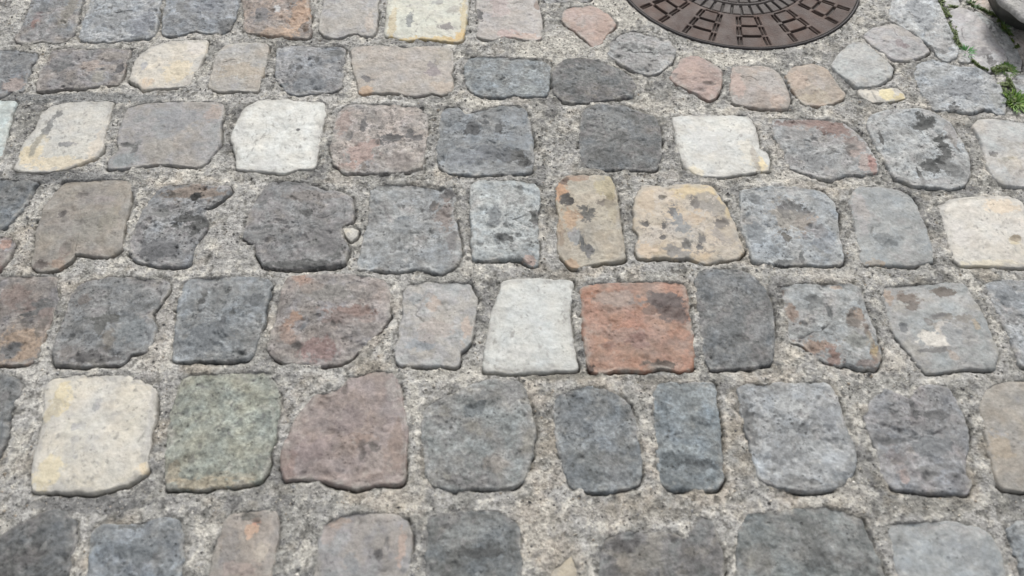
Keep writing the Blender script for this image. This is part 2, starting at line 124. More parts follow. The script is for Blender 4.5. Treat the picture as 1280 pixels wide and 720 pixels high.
     [(-89.9, 1177.8, 82.8, 52.6, (80, 83, 88), -0.75), (-84.0, 1190.0, 15.1, 19.1, (70, 72, 78), 0.8), (-26.9, 1190.0, 10.1, 16.7, (70, 72, 78), 0.8), (-57.5, 1209.3, 6.8, 7.3, (80, 82, 88), 0.7), (0.0, 1108.3, 26.1, 20.2, (66, 66, 68), 0.7), (24.3, 1090.3, 11.3, 20.0, (62, 62, 64), 0.7), (-100.6, 1097.0, 26.0, 26.7, (140, 145, 155), 0.6), (-45.8, 1119.7, 29.5, 22.7, (105, 110, 122), 0.5), (-64.3, 1070.3, 64.3, 11.0, (146, 148, 150), 0.5)], 'cobblestone', 'cobblestone'),
    ([(145.5, 1206.4), (154.7, 1250.9), (181.5, 1266.0), (233.1, 1263.5), (274.4, 1243.4), (304.8, 1223.5), (311.2, 1189.4), (307.0, 1137.5), (300.8, 1096.5), (288.6, 1074.2), (250.2, 1076.4), (201.7, 1076.4), (155.1, 1078.6), (141.7, 1101.0), (140.8, 1146.8)], (117, 118, 120), (102, 103, 106), 'grainy',
     'dark grey granular square cobblestone left of the whitish one with the yellow chip',
     [(187.4, 1108.3, 40.7, 26.9, (98, 99, 102), 0.5), (203.2, 1214.2, 33.9, 24.3, (132, 132, 132), 0.5)], 'cobblestone', 'cobblestone'),
    ([(342.2, 1223.5), (409.7, 1230.9), (501.9, 1230.9), (512.3, 1203.9), (513.7, 1165.6), (509.2, 1132.9), (523.8, 1114.6), (517.2, 1072.0), (492.2, 1067.6), (465.7, 1063.2), (424.2, 1054.4), (381.0, 1054.4), (352.9, 1072.0), (342.0, 1101.0), (341.0, 1158.5)], (208, 208, 202), (198, 198, 194), 'pale',
     'whitish cobblestone with a yellow chip at its lower right corner, below the pink stones',
     [(504.2, 1085.8, 12.9, 24.3, (222, 206, 168), 0.9), (495.0, 1097.0, 4.9, 26.7, (120, 112, 104), 0.7), (365.4, 1063.7, 22.4, 13.1, (215, 205, 180), 0.6), (397.8, 1154.4, 33.2, 37.0, (196, 198, 198), 0.5), (482.8, 1119.7, 16.4, 31.6, (210, 204, 190), 0.5)], 'cobblestone', 'cobblestone'),
    ([(552.4, 1218.6), (607.3, 1221.0), (671.4, 1218.6), (705.1, 1203.9), (720.2, 1177.5), (734.4, 1149.1), (739.8, 1096.5), (732.9, 1065.4), (700.6, 1058.8), (664.8, 1056.6), (641.4, 1045.8), (610.9, 1052.3), (586.6, 1065.4), (560.5, 1078.6), (557.0, 1116.8), (548.0, 1170.3)], (148, 148, 149), (140, 141, 144), 'grey',
     'grey cobblestone with a reddish-brown upper rim, left of the black-blotched one',
     [(602.8, 1110.4, 65.4, 60.2, (97, 97, 98), -0.75), (625.0, 1206.9, 67.6, 12.1, (128, 106, 102), 0.85), (680.0, 1190.0, 33.6, 21.5, (132, 104, 98), 0.85), (709.7, 1142.7, 23.1, 23.0, (136, 120, 116), 0.7), (695.5, 1119.7, 14.7, 15.9, (100, 98, 98), 0.6), (718.8, 1090.3, 19.4, 26.6, (178, 158, 152), 0.7), (728.7, 1079.2, 6.4, 19.8, (168, 120, 114), 0.7), (616.7, 1097.0, 32.5, 22.3, (138, 140, 146), 0.5), (600.8, 1173.2, 26.7, 18.9, (162, 162, 160), 0.5)], 'cobblestone', 'cobblestone'),
    ([(749.2, 1198.2), (762.9, 1229.4), (803.8, 1247.8), (868.2, 1253.2), (904.4, 1242.5), (926.3, 1211.1), (932.9, 1167.8), (934.9, 1142.9), (930.2, 1099.3), (916.4, 1059.3), (894.5, 1029.5), (864.1, 1022.8), (819.3, 1027.3), (793.2, 1034.1), (764.6, 1050.1), (759.8, 1092.1), (754.2, 1133.1)], (160, 163, 166), (150, 152, 155), 'grey',
     'large pale grey cobblestone with a black wavy blotch, right part of the third row',
     [(834.7, 1119.7, 98.2, 88.4, (112, 113, 116), -0.7), (875.8, 1209.3, 18.6, 21.8, (70, 72, 74), 0.9), (857.8, 1194.8, 15.1, 9.6, (75, 76, 78), 0.8), (887.1, 1170.9, 13.3, 23.5, (66, 68, 70), 0.9), (888.4, 1128.8, 9.9, 31.8, (60, 62, 64), 0.9), (882.6, 1182.8, 6.7, 8.3, (165, 166, 166), 0.95), (848.7, 1081.4, 19.4, 19.8, (72, 73, 75), 0.85), (874.2, 1090.3, 13.0, 26.6, (70, 71, 73), 0.8), (767.7, 1161.4, 3.0, 28.0, (78, 78, 80), 0.85), (816.1, 1059.4, 3.5, 25.9, (60, 60, 62), 0.85), (914.4, 1142.7, 3.3, 23.0, (90, 90, 92), 0.7), (919.5, 1178.0, 13.4, 28.3, (160, 156, 152), 0.6), (841.9, 1039.9, 47.7, 8.6, (180, 180, 178), 0.6), (890.3, 1065.9, 16.0, 19.6, (135, 136, 138), 0.6)], 'cobblestone', 'cobblestone'),
    ([(971.8, 1198.4), (988.7, 1216.5), (1019.0, 1221.7), (1086.1, 1211.3), (1163.7, 1206.2), (1151.7, 1123.5), (1125.5, 1034.3), (1047.2, 1025.2), (975.2, 1027.5), (961.2, 1048.0), (959.5, 1075.8), (966.3, 1118.7), (972.5, 1160.5)], (168, 170, 170), (176, 170, 162), 'smooth',
     'pale grey cobblestone with yellowish patches below the lower grass tuft, on the right edge',
     [(1007.8, 1092.5, 22.7, 15.6, (190, 180, 155), 0.7), (981.9, 1115.1, 6.5, 9.1, (105, 104, 104), 0.75), (998.8, 1085.8, 8.1, 17.7, (140, 142, 144), 0.5), (1011.4, 1178.0, 20.1, 18.9, (175, 175, 172), 0.5), (1009.8, 1063.7, 22.4, 19.6, (176, 168, 162), 0.5)], 'cobblestone', 'cobblestone'),
    ([(-1117.7, 1047.9), (-1021.1, 1045.8), (-971.6, 1041.4), (-943.0, 1037.1), (-948.7, 1022.2), (-945.8, 996.9), (-948.4, 970.1), (-957.9, 945.9), (-967.2, 922.1), (-982.3, 906.4), (-1082.3, 892.9)], (112, 116, 122), (104, 107, 112), 'grey',
     'dark slate cobblestone cut by the left edge, beside the brown one',
     [(-992.2, 989.5, 88.9, 44.7, (73, 76, 80), -0.75)], 'cobblestone', 'cobblestone'),
    ([(-1066.4, 891.0), (-964.2, 898.7), (-943.1, 898.7), (-931.3, 887.2), (-929.6, 855.1), (-933.0, 833.0), (-944.9, 818.4), (-1041.0, 814.8)], (128, 124, 124), (150, 128, 122), 'grey',
     'small pink-flecked dark cobblestone corner on the left edge, below the dark slate one',
     [(-974.6, 868.6, 52.6, 25.6, (84, 81, 81), -0.75), (-945.2, 878.3, 10.4, 13.2, (180, 140, 126), 0.7)], 'cobblestone', 'cobblestone'),
    ([(-901.0, 1030.7), (-886.3, 1043.6), (-829.6, 1045.8), (-765.8, 1045.8), (-750.2, 1013.7), (-743.3, 968.1), (-737.9, 918.1), (-726.8, 870.1), (-739.6, 853.3), (-769.2, 853.3), (-811.6, 860.7), (-814.3, 842.2), (-830.1, 823.9), (-860.3, 818.4), (-878.2, 827.5), (-888.6, 864.5), (-901.8, 922.1), (-910.2, 980.4)], (134, 126, 121), (140, 134, 126), 'smooth',
     'brown cobblestone with a stepped lower edge, at far left of the fourth row',
     [(-843.5, 1005.9, 12.5, 6.3, (102, 96, 94), 0.7), (-864.6, 952.5, 6.1, 8.0, (86, 80, 80), 0.8), (-825.6, 936.5, 4.6, 5.9, (92, 84, 82), 0.7), (-766.6, 948.5, 13.8, 27.8, (146, 134, 114), 0.5), (-794.5, 989.2, 21.8, 10.3, (148, 140, 142), 0.5), (-863.7, 833.6, 14.6, 10.9, (84, 74, 72), 0.75), (-832.7, 837.3, 13.2, 12.8, (170, 140, 120), 0.6), (-829.4, 870.8, 10.4, 16.8, (112, 98, 94), 0.6), (-801.9, 924.7, 30.4, 38.7, (136, 134, 128), 0.5)], 'cobblestone', 'cobblestone'),
    ([(-701.9, 1015.8), (-678.9, 1030.7), (-619.2, 1032.8), (-559.1, 1026.4), (-557.7, 1005.3), (-576.2, 982.4), (-593.1, 968.1), (-580.1, 931.9), (-584.6, 898.7), (-594.4, 864.5), (-594.0, 838.5), (-615.2, 829.3), (-653.3, 834.8), (-689.6, 844.0), (-709.2, 860.7), (-717.0, 892.9), (-716.4, 928.0), (-712.3, 968.1)], (130, 130, 132), (122, 122, 126), 'pitted',
     'grey pitted cobblestone with a brown overhanging top corner, right of the brown stepped one',
     [(-633.8, 938.5, 76.4, 69.6, (82, 82, 84), -0.8), (-628.2, 1010.1, 56.5, 16.7, (150, 132, 120), 0.7), (-617.9, 993.4, 7.0, 10.3, (45, 44, 46), 0.9), (-673.6, 1003.8, 15.7, 6.3, (90, 86, 82), 0.6), (-620.0, 944.5, 30.6, 10.0, (80, 80, 82), 0.6), (-598.5, 918.8, 13.6, 23.3, (74, 74, 76), 0.6), (-642.0, 928.6, 6.1, 5.9, (82, 82, 84), 0.7), (-587.0, 934.5, 9.1, 15.8, (88, 88, 90), 0.6), (-677.3, 958.5, 18.5, 12.1, (150, 150, 150), 0.4), (-654.0, 870.8, 37.2, 26.1, (118, 118, 126), 0.5)], 'cobblestone', 'cobblestone'),
    ([(-494.1, 1017.9), (-478.2, 1043.6), (-430.1, 1041.4), (-379.8, 1024.3), (-335.7, 1013.7), (-314.8, 996.9), (-306.6, 968.1), (-306.1, 937.9), (-323.9, 922.1), (-315.7, 892.9), (-306.8, 870.1), (-308.3, 834.8), (-351.3, 827.5), (-401.9, 823.9), (-451.5, 831.1), (-470.7, 855.1), (-479.9, 879.6), (-506.2, 898.7), (-508.4, 931.9), (-508.7, 972.2)], (118, 118, 121), (132, 129, 129), 'grey',
     'large dark grey cobblestone with a pale groove across its top, fourth row left of centre',
     [(-405.9, 902.3, 65.3, 75.2, (77, 77, 79), -0.75), (-425.0, 1035.6, 57.1, 6.4, (78, 78, 82), 0.6), (-388.5, 1003.8, 62.7, 12.5, (138, 130, 128), 0.6), (-395.3, 956.5, 9.2, 10.0, (72, 72, 74), 0.7), (-387.3, 895.5, 7.5, 11.5, (82, 80, 80), 0.6), (-326.5, 867.0, 17.8, 26.0, (84, 84, 86), 0.6), (-395.2, 833.6, 73.2, 10.9, (82, 82, 84), 0.6), (-359.5, 889.7, 33.0, 26.5, (132, 130, 130), 0.5), (-484.9, 999.6, 15.6, 20.7, (104, 104, 108), 0.5)], 'cobblestone', 'cobblestone'),
    ([(-278.3, 1022.2), (-251.0, 1035.0), (-190.5, 1032.8), (-150.2, 1022.2), (-118.8, 1026.4), (-109.8, 1001.1), (-113.0, 968.1), (-104.8, 918.1), (-95.2, 866.3), (-99.8, 834.8), (-128.2, 816.6), (-175.5, 825.7), (-211.4, 818.4), (-248.4, 823.9), (-280.6, 823.9), (-280.0, 870.1), (-274.8, 931.9)], (140, 142, 144), (132, 133, 136), 'grey',
     'mid-grey cobblestone with a dark cleft at its upper right, left of the pale bluish one',
     [(-153.2, 948.6, 51.5, 64.2, (92, 93, 95), -0.75), (-210.4, 934.5, 15.2, 15.8, (106, 114, 124), 0.7), (-127.0, 1005.9, 14.1, 14.6, (82, 80, 80), 0.7), (-151.9, 976.9, 7.8, 18.3, (88, 84, 82), 0.7), (-129.0, 952.5, 13.8, 31.8, (152, 132, 126), 0.5), (-222.9, 870.8, 5.9, 9.4, (84, 84, 88), 0.7), (-259.2, 1027.0, 19.0, 8.5, (100, 100, 100), 0.5), (-226.1, 905.1, 36.2, 23.0, (152, 153, 154), 0.5), (-112.3, 889.7, 9.0, 26.5, (122, 118, 116), 0.5)], 'cobblestone', 'cobblestone'),
    ([(-80.9, 1030.7), (-63.8, 1043.6), (0.0, 1043.6), (44.5, 1037.1), (54.9, 1003.2), (47.3, 931.9), (47.9, 883.4), (45.5, 834.8), (35.2, 831.1), (17.7, 844.0), (-2.9, 845.8), (-36.9, 845.8), (-69.3, 845.8), (-74.9, 883.4), (-80.2, 957.9)], (146, 152, 156), (152, 156, 158), 'grey',
     'pale bluish cobblestone with black edge spots, left of the narrow ochre one',
     [(6.5, 908.5, 39.1, 64.0, (96, 100, 102), -0.75), (-15.0, 895.5, 15.0, 11.5, (84, 86, 90), 0.75), (42.9, 948.5, 7.7, 19.9, (74, 74, 74), 0.8), (61.7, 964.6, 6.2, 20.1, (90, 88, 86), 0.6), (33.8, 842.8, 8.8, 12.8, (182, 152, 142), 0.7), (15.7, 1016.4, 7.9, 10.5, (118, 120, 122), 0.6), (0.0, 889.7, 4.5, 5.7, (80, 82, 84), 0.7), (-33.7, 948.5, 12.3, 27.8, (128, 134, 142), 0.5)], 'cobblestone', 'cobblestone'),
    ([(87.0, 1024.3), (104.0, 1054.4), (147.5, 1058.8), (192.1, 1054.4), (201.5, 1030.7), (206.8, 978.3), (208.0, 918.1), (205.1, 847.7), (172.3, 842.2), (134.9, 831.1), (109.8, 827.5), (88.8, 855.1), (84.7, 908.4), (89.1, 947.9)], (158, 147, 132), (164, 156, 140), 'smooth',
     'narrow upright ochre cobblestone with orange rim and black pits, at the photo centre top',
     [(98.9, 1010.1, 12.6, 33.2, (182, 134, 98), 0.8), (130.7, 1048.5, 28.7, 8.6, (150, 110, 85), 0.6), (110.5, 987.2, 12.5, 12.3, (52, 48, 48), 0.9), (104.9, 1042.0, 6.4, 6.4, (80, 60, 52), 0.7), (139.7, 952.5, 18.4, 18.0, (78, 76, 74), 0.85), (178.7, 983.0, 14.0, 8.2, (96, 86, 78), 0.75), (192.1, 995.4, 6.2, 8.3, (92, 82, 74), 0.7), (111.6, 940.5, 12.2, 23.7, (180, 144, 112), 0.7), (118.7, 897.4, 15.0, 15.3, (138, 140, 144), 0.8), (131.4, 882.1, 4.5, 18.9, (88, 88, 90), 0.75), (144.0, 867.0, 8.9, 13.1, (92, 92, 94), 0.8), (110.0, 837.3, 11.7, 10.9, (176, 142, 112), 0.7), (181.8, 1027.0, 19.0, 21.1, (176, 162, 122), 0.6), (90.6, 909.0, 7.5, 34.5, (150, 124, 100), 0.6), (193.2, 989.2, 9.3, 60.6, (166, 152, 120), 0.4)], 'cobblestone', 'cobblestone'),
    ([(242.9, 999.0), (261.5, 1028.6), (300.7, 1024.3), (357.2, 1032.8), (395.6, 1024.3), (409.6, 992.8), (419.5, 957.9), (427.2, 912.3), (431.6, 868.2), (416.5, 849.5), (383.1, 844.0), (352.6, 836.6), (325.2, 851.4), (273.4, 851.4), (236.1, 847.7), (230.3, 864.5), (241.1, 898.7), (231.3, 924.0), (234.8, 962.0)], (198, 176, 146), (186, 178, 168), 'pale',
     'yellow-cream cobblestone mottled with grey pits, right of the narrow ochre one',
     [(344.1, 909.0, 93.6, 79.0, (132, 126, 120), -0.85), (261.7, 989.2, 15.6, 32.7, (214, 188, 156), 0.6), (361.2, 1010.1, 47.1, 16.7, (218, 192, 142), 0.7), (408.9, 964.6, 12.3, 43.9, (216, 190, 140), 0.6), (255.4, 926.6, 7.6, 7.9, (84, 80, 80), 0.85), (293.6, 995.4, 7.8, 6.2, (110, 104, 100), 0.7), (310.2, 952.5, 7.7, 16.0, (100, 98, 98), 0.8), (322.5, 928.6, 15.2, 21.5, (142, 144, 148), 0.75), (372.1, 976.9, 21.7, 20.3, (150, 144, 138), 0.7), (354.3, 983.0, 6.2, 12.3, (104, 98, 96), 0.7), (393.5, 964.6, 9.3, 20.1, (140, 134, 128), 0.6), (286.6, 920.7, 4.5, 7.8, (96, 92, 92), 0.8), (282.2, 895.5, 6.0, 5.8, (100, 96, 96), 0.8), (325.3, 880.2, 7.5, 13.2, (100, 98, 96), 0.75), (349.8, 874.5, 8.9, 7.5, (96, 94, 94), 0.75), (358.5, 893.6, 7.5, 9.6, (98, 96, 96), 0.7), (264.6, 870.8, 5.9, 5.6, (104, 100, 98), 0.7), (299.8, 867.0, 11.9, 14.9, (130, 126, 124), 0.6), (400.0, 909.0, 21.1, 26.9, (168, 158, 150), 0.6), (249.3, 867.0, 14.8, 14.9, (220, 192, 158), 0.7), (352.1, 944.5, 15.3, 13.9, (214, 184, 150), 0.6), (399.5, 934.5, 12.2, 7.9, (104, 98, 96), 0.7), (317.6, 855.8, 14.8, 9.3, (150, 146, 142), 0.6)], 'cobblestone', 'cobblestone'),
    ([(450.8, 1013.7), (507.2, 1028.6), (564.9, 1024.3), (606.8, 1013.7), (626.0, 982.4), (621.4, 931.9), (614.6, 873.9), (606.8, 836.6), (506.5, 834.8), (470.1, 836.6), (445.0, 844.0), (441.0, 879.6), (435.1, 931.9), (443.4, 962.0)], (144, 150, 158), (150, 151, 152), 'grey',
     'large bluish cobblestone with a rough tan hollow in the middle, right of the yellow-cream one',
     [(497.6, 925.8, 50.3, 73.0, (95, 99, 104), -0.75), (536.6, 948.5, 36.8, 39.5, (158, 152, 144), 0.8), (542.6, 976.9, 18.6, 8.2, (92, 92, 96), 0.75), (562.3, 960.6, 12.3, 8.1, (96, 96, 98), 0.7), (524.6, 964.6, 7.7, 12.1, (104, 102, 102), 0.7), (565.0, 924.7, 13.7, 17.6, (170, 150, 138), 0.7), (585.0, 912.9, 7.6, 11.6, (120, 112, 106), 0.6), (513.8, 897.4, 7.5, 11.5, (92, 90, 88), 0.75), (549.8, 938.5, 15.3, 15.8, (128, 124, 120), 0.6), (474.3, 993.4, 10.9, 14.5, (110, 114, 120), 0.6), (584.1, 889.7, 21.0, 26.5, (136, 144, 158), 0.5), (534.6, 848.4, 4.4, 14.7, (88, 90, 92), 0.6), (506.2, 839.1, 26.4, 7.3, (96, 96, 98), 0.5), (460.4, 909.0, 21.1, 26.9, (134, 142, 152), 0.5)], 'cobblestone', 'cobblestone'),
    ([(656.6, 980.4), (668.2, 1013.7), (692.1, 1026.4), (751.1, 1022.2), (777.6, 1005.3), (786.3, 972.2), (786.2, 922.1), (784.9, 879.6), (774.2, 845.8), (744.3, 834.8), (704.7, 834.8), (675.3, 834.8), (647.4, 834.8), (646.4, 864.5), (652.4, 922.1)], (146, 150, 153), (138, 141, 144), 'smooth',
     'smooth bluish cobblestone with a dark smudge, left of the big cream one on the right',
     [(699.5, 889.7, 18.0, 15.2, (106, 110, 114), 0.7), (672.3, 968.7, 13.9, 40.1, (166, 158, 156), 0.6), (667.1, 837.3, 17.6, 7.3, (178, 156, 134), 0.7), (720.6, 948.5, 13.8, 17.9, (124, 128, 132), 0.5), (666.5, 889.7, 9.0, 45.1, (156, 157, 157), 0.5)], 'cobblestone', 'cobblestone'),
    ([(828.0, 976.3), (851.4, 990.7), (912.8, 1001.1), (971.7, 999.0), (989.6, 984.5), (989.5, 960.0), (988.5, 922.1), (984.5, 873.9), (968.2, 833.0), (937.4, 829.3), (872.8, 833.0), (822.7, 836.6), (814.8, 857.0), (819.8, 908.4), (825.0, 947.9)], (212, 208, 198), (204, 200, 194), 'pale',
     'large smooth cream cobblestone on the right edge of the fourth row',
     [(947.3, 972.8, 31.0, 18.3, (216, 196, 170), 0.5), (945.8, 895.5, 7.5, 6.7, (70, 58, 60), 0.9), (940.6, 889.7, 12.0, 11.4, (196, 182, 150), 0.6), (879.7, 837.3, 58.6, 7.3, (215, 205, 180), 0.5), (845.3, 909.0, 15.1, 38.3, (205, 202, 198), 0.5)], 'cobblestone', 'cobblestone'),
    ([(-1027.6, 800.5), (-929.0, 807.6), (-871.6, 809.4), (-823.9, 805.9), (-811.6, 774.1), (-802.3, 734.7), (-804.8, 701.5), (-803.4, 674.0), (-803.1, 642.5), (-806.7, 630.2), (-858.7, 625.6), (-962.1, 616.4)], (118, 114, 114), (134, 122, 116), 'grey',
     'dark brown cobblestone with an orange-tan lower part, on the left edge of the fifth row',
     [(-809.1, 678.9, 83.2, 79.9, (77, 75, 75), -0.75), (-836.0, 660.5, 35.3, 34.1, (164, 140, 120), 0.85), (-836.3, 737.1, 28.1, 23.4, (98, 98, 102), 0.6), (-853.4, 652.7, 10.8, 10.9, (98, 100, 106), 0.8), (-881.0, 762.7, 25.6, 23.9, (140, 118, 112), 0.6), (-811.6, 718.7, 12.6, 13.2, (140, 118, 112), 0.6), (-841.3, 712.1, 13.9, 9.9, (82, 80, 82), 0.5), (-813.0, 699.0, 5.5, 13.0, (92, 88, 86), 0.6)], 'cobblestone', 'cobblestone'),
    ([(-762.1, 625.6), (-777.1, 645.7), (-780.4, 678.8), (-781.2, 718.0), (-784.1, 768.9), (-772.0, 793.4), (-725.8, 807.6), (-667.3, 805.9), (-625.2, 800.5), (-615.4, 779.3), (-624.3, 753.4), (-634.0, 726.3), (-618.0, 698.3), (-616.5, 672.4), (-619.5, 653.5), (-646.2, 647.2), (-657.9, 627.1), (-707.9, 624.1)], (126, 127, 130), (118, 118, 120), 'grey',
     'mid-grey cobblestone with a dark curved scar, between the dark brown and the dark bluish ones',
     [(-731.0, 723.6, 89.8, 72.5, (83, 83, 85), -0.75), (-699.0, 715.4, 27.9, 8.2, (80, 80, 80), 0.75), (-709.6, 695.8, 6.9, 22.5, (88, 88, 88), 0.6), (-686.3, 673.2, 10.9, 22.1, (140, 134, 126), 0.6), (-672.7, 682.8, 5.5, 22.3, (92, 92, 92), 0.6), (-706.3, 637.2, 53.8, 10.8, (86, 84, 84), 0.7), (-650.7, 692.5, 19.3, 28.8, (126, 134, 142), 0.6), (-757.5, 754.1, 11.3, 8.5, (140, 126, 120), 0.4), (-754.3, 648.0, 10.8, 12.4, (138, 130, 128), 0.5), (-754.0, 679.6, 6.9, 9.6, (90, 92, 96), 0.5)], 'cobblestone', 'cobblestone'),
    ([(-569.9, 634.8), (-580.4, 686.9), (-590.9, 744.9), (-591.0, 779.3), (-587.6, 800.5), (-537.1, 807.6), (-479.0, 807.6), (-443.5, 804.1), (-432.3, 789.9), (-435.9, 739.8), (-433.7, 698.3), (-435.4, 670.9), (-436.4, 655.0), (-449.0, 636.3), (-525.1, 633.3)], (128, 132, 137), (118, 122, 128), 'grey',
     'dark bluish square cobblestone left of the large reddish oval one',
     [(-499.3, 690.9, 63.4, 68.2, (84, 87, 90), -0.75), (-549.8, 755.8, 7.1, 10.2, (78, 78, 80), 0.75), (-549.1, 771.3, 5.7, 8.6, (84, 84, 86), 0.7), (-490.2, 728.7, 5.6, 8.3, (82, 84, 88), 0.7), (-456.2, 755.8, 12.8, 15.3, (98, 102, 110), 0.5), (-520.9, 679.6, 34.3, 28.5, (114, 120, 130), 0.5), (-502.6, 708.8, 5.6, 9.8, (96, 98, 104), 0.6), (-543.5, 790.6, 28.8, 10.5, (146, 144, 146), 0.5)], 'cobblestone', 'cobblestone'),
    ([(-410.6, 748.3), (-411.5, 786.3), (-403.3, 805.9), (-356.4, 813.0), (-283.5, 811.2), (-234.6, 802.3), (-220.1, 786.3), (-217.4, 756.8), (-215.4, 719.7), (-225.5, 695.0), (-252.4, 662.9), (-270.2, 641.0), (-286.2, 628.7), (-328.5, 624.1), (-380.2, 628.7), (-405.6, 642.5), (-414.7, 662.9), (-413.5, 701.5)], (142, 132, 130), (134, 130, 130), 'grey',
     'large reddish-grey oval cobblestone with rust streaks, left of centre in the fifth row',
     [(-338.1, 736.4, 71.9, 52.0, (93, 87, 85), -0.75), (-378.8, 715.4, 9.7, 16.4, (160, 122, 98), 0.7), (-366.4, 788.8, 17.2, 12.3, (168, 130, 114), 0.6), (-387.6, 804.8, 11.6, 8.9, (172, 140, 124), 0.6), (-280.1, 728.7, 42.0, 15.0, (150, 116, 108), 0.6), (-305.5, 708.8, 22.2, 11.5, (112, 104, 104), 0.5), (-332.3, 655.8, 32.6, 18.7, (146, 110, 108), 0.6), (-374.3, 671.6, 12.3, 12.7, (150, 140, 136), 0.7), (-368.4, 660.5, 8.2, 6.3, (80, 76, 76), 0.7), (-388.0, 687.7, 12.4, 22.4, (158, 130, 118), 0.6), (-328.0, 771.3, 42.8, 17.2, (134, 132, 130), 0.6), (-249.4, 703.9, 27.7, 13.0, (152, 144, 142), 0.5), (-365.0, 699.0, 6.9, 8.1, (120, 124, 134), 0.6)], 'cobblestone', 'cobblestone'),
    ([(-190.4, 739.8), (-193.2, 774.1), (-184.4, 789.9), (-144.4, 795.2), (-101.2, 796.9), (-76.3, 788.1), (-62.5, 756.8), (-66.7, 706.4), (-69.8, 670.9), (-88.2, 650.3), (-93.9, 624.1), (-144.9, 625.6), (-188.0, 627.1), (-198.5, 655.0), (-193.3, 690.1)], (160, 156, 152), (154, 155, 156), 'smooth',
     'light pinkish-grey cobblestone right of the large reddish oval one',
     [(-170.3, 759.2, 12.8, 12.0, (134, 138, 144), 0.6), (-138.5, 749.0, 12.7, 16.9, (174, 152, 138), 0.6), (-156.8, 666.9, 27.3, 14.2, (142, 148, 158), 0.7), (-131.2, 695.8, 27.6, 16.1, (170, 158, 152), 0.6), (-78.8, 699.0, 8.3, 22.6, (180, 156, 142), 0.6), (-88.5, 663.7, 10.9, 9.4, (158, 155, 152), 0.5), (-149.6, 769.6, 7.1, 8.6, (132, 134, 138), 0.5)], 'cobblestone', 'cobblestone'),
    ([(-44.0, 613.4), (-47.3, 642.5), (-41.3, 682.1), (-33.7, 726.3), (-24.2, 765.4), (-14.5, 796.9), (29.0, 802.3), (86.8, 800.5), (108.3, 795.2), (103.7, 756.8), (100.8, 723.0), (104.6, 682.1), (106.8, 642.5), (107.0, 618.0), (66.7, 613.4), (0.0, 610.4)], (202, 204, 200), (194, 196, 193), 'pale',
     'white cobblestone right next to the brick-red one',
     [(49.9, 703.9, 16.6, 8.2, (180, 184, 186), 0.5), (6.8, 648.0, 32.4, 12.4, (208, 208, 204), 0.5), (95.9, 745.6, 5.6, 16.8, (160, 160, 156), 0.5)], 'cobblestone', 'cobblestone'),
    ([(122.5, 762.0), (121.9, 779.3), (136.9, 789.9), (187.7, 795.2), (260.1, 796.9), (310.5, 795.2), (312.0, 774.1), (311.1, 734.7), (311.3, 695.0), (309.6, 642.5), (302.4, 619.5), (282.9, 613.4), (267.4, 618.0), (251.7, 621.0), (235.3, 618.0), (221.5, 613.4), (183.1, 616.4), (141.3, 610.4), (128.5, 619.5), (125.4, 661.3), (122.6, 711.4)], (156, 108, 88), (148, 118, 104), 'red',
     'brick-red cobblestone with a dark brown patch in its upper right corner',
     [(268.4, 749.0, 36.7, 23.6, (92, 78, 78), 0.9), (286.1, 720.4, 27.9, 13.2, (104, 84, 80), 0.75), (238.4, 732.1, 11.2, 8.4, (140, 104, 88), 0.6), (184.5, 759.2, 39.7, 17.0, (152, 136, 128), 0.6), (198.8, 679.6, 35.6, 14.3, (156, 130, 122), 0.5), (217.8, 663.7, 16.3, 12.6, (130, 92, 86), 0.5), (163.1, 660.5, 13.6, 7.9, (138, 98, 86), 0.5), (288.9, 687.7, 19.3, 14.4, (166, 116, 94), 0.5), (180.6, 624.9, 53.5, 7.6, (176, 132, 112), 0.5), (129.2, 615.8, 6.7, 6.0, (70, 52, 46), 0.8), (251.5, 624.9, 21.4, 7.6, (72, 64, 60), 0.7), (295.3, 632.5, 8.1, 18.3, (168, 120, 100), 0.5), (146.0, 712.1, 16.7, 22.9, (168, 124, 106), 0.5)], 'cobblestone', 'cobblestone'),
    ([(329.0, 762.0), (329.5, 796.9), (343.2, 822.1), (380.3, 825.7), (416.2, 822.1), (439.8, 807.6), (451.8, 786.3), (458.0, 751.7), (456.3, 714.7), (445.0, 650.3), (432.0, 625.6), (374.4, 618.0), (331.6, 618.0), (324.2, 650.3), (327.0, 698.3)], (112, 113, 116), (104, 105, 108), 'grainy',
     'dark charcoal upright cobblestone right of the brick-red one',
     [(428.0, 695.8, 13.8, 32.1, (132, 132, 136), 0.5), (369.5, 762.7, 14.2, 17.1, (124, 124, 126), 0.5), (379.7, 695.8, 19.3, 32.1, (98, 100, 104), 0.5)], 'cobblestone', 'cobblestone'),
    ([(482.0, 786.3), (519.5, 793.4), (562.8, 793.4), (606.1, 793.4), (624.9, 782.8), (623.5, 739.8), (624.1, 690.1), (621.5, 641.0), (605.7, 618.0), (584.7, 619.5), (559.9, 627.1), (545.7, 624.1), (513.0, 639.4), (497.3, 666.1), (475.7, 674.0), (478.0, 711.4), (481.4, 755.1)], (146, 148, 149), (140, 142, 144), 'grey',
     'grey cobblestone with rust-brown lower edge and dark pits, right of the charcoal upright one',
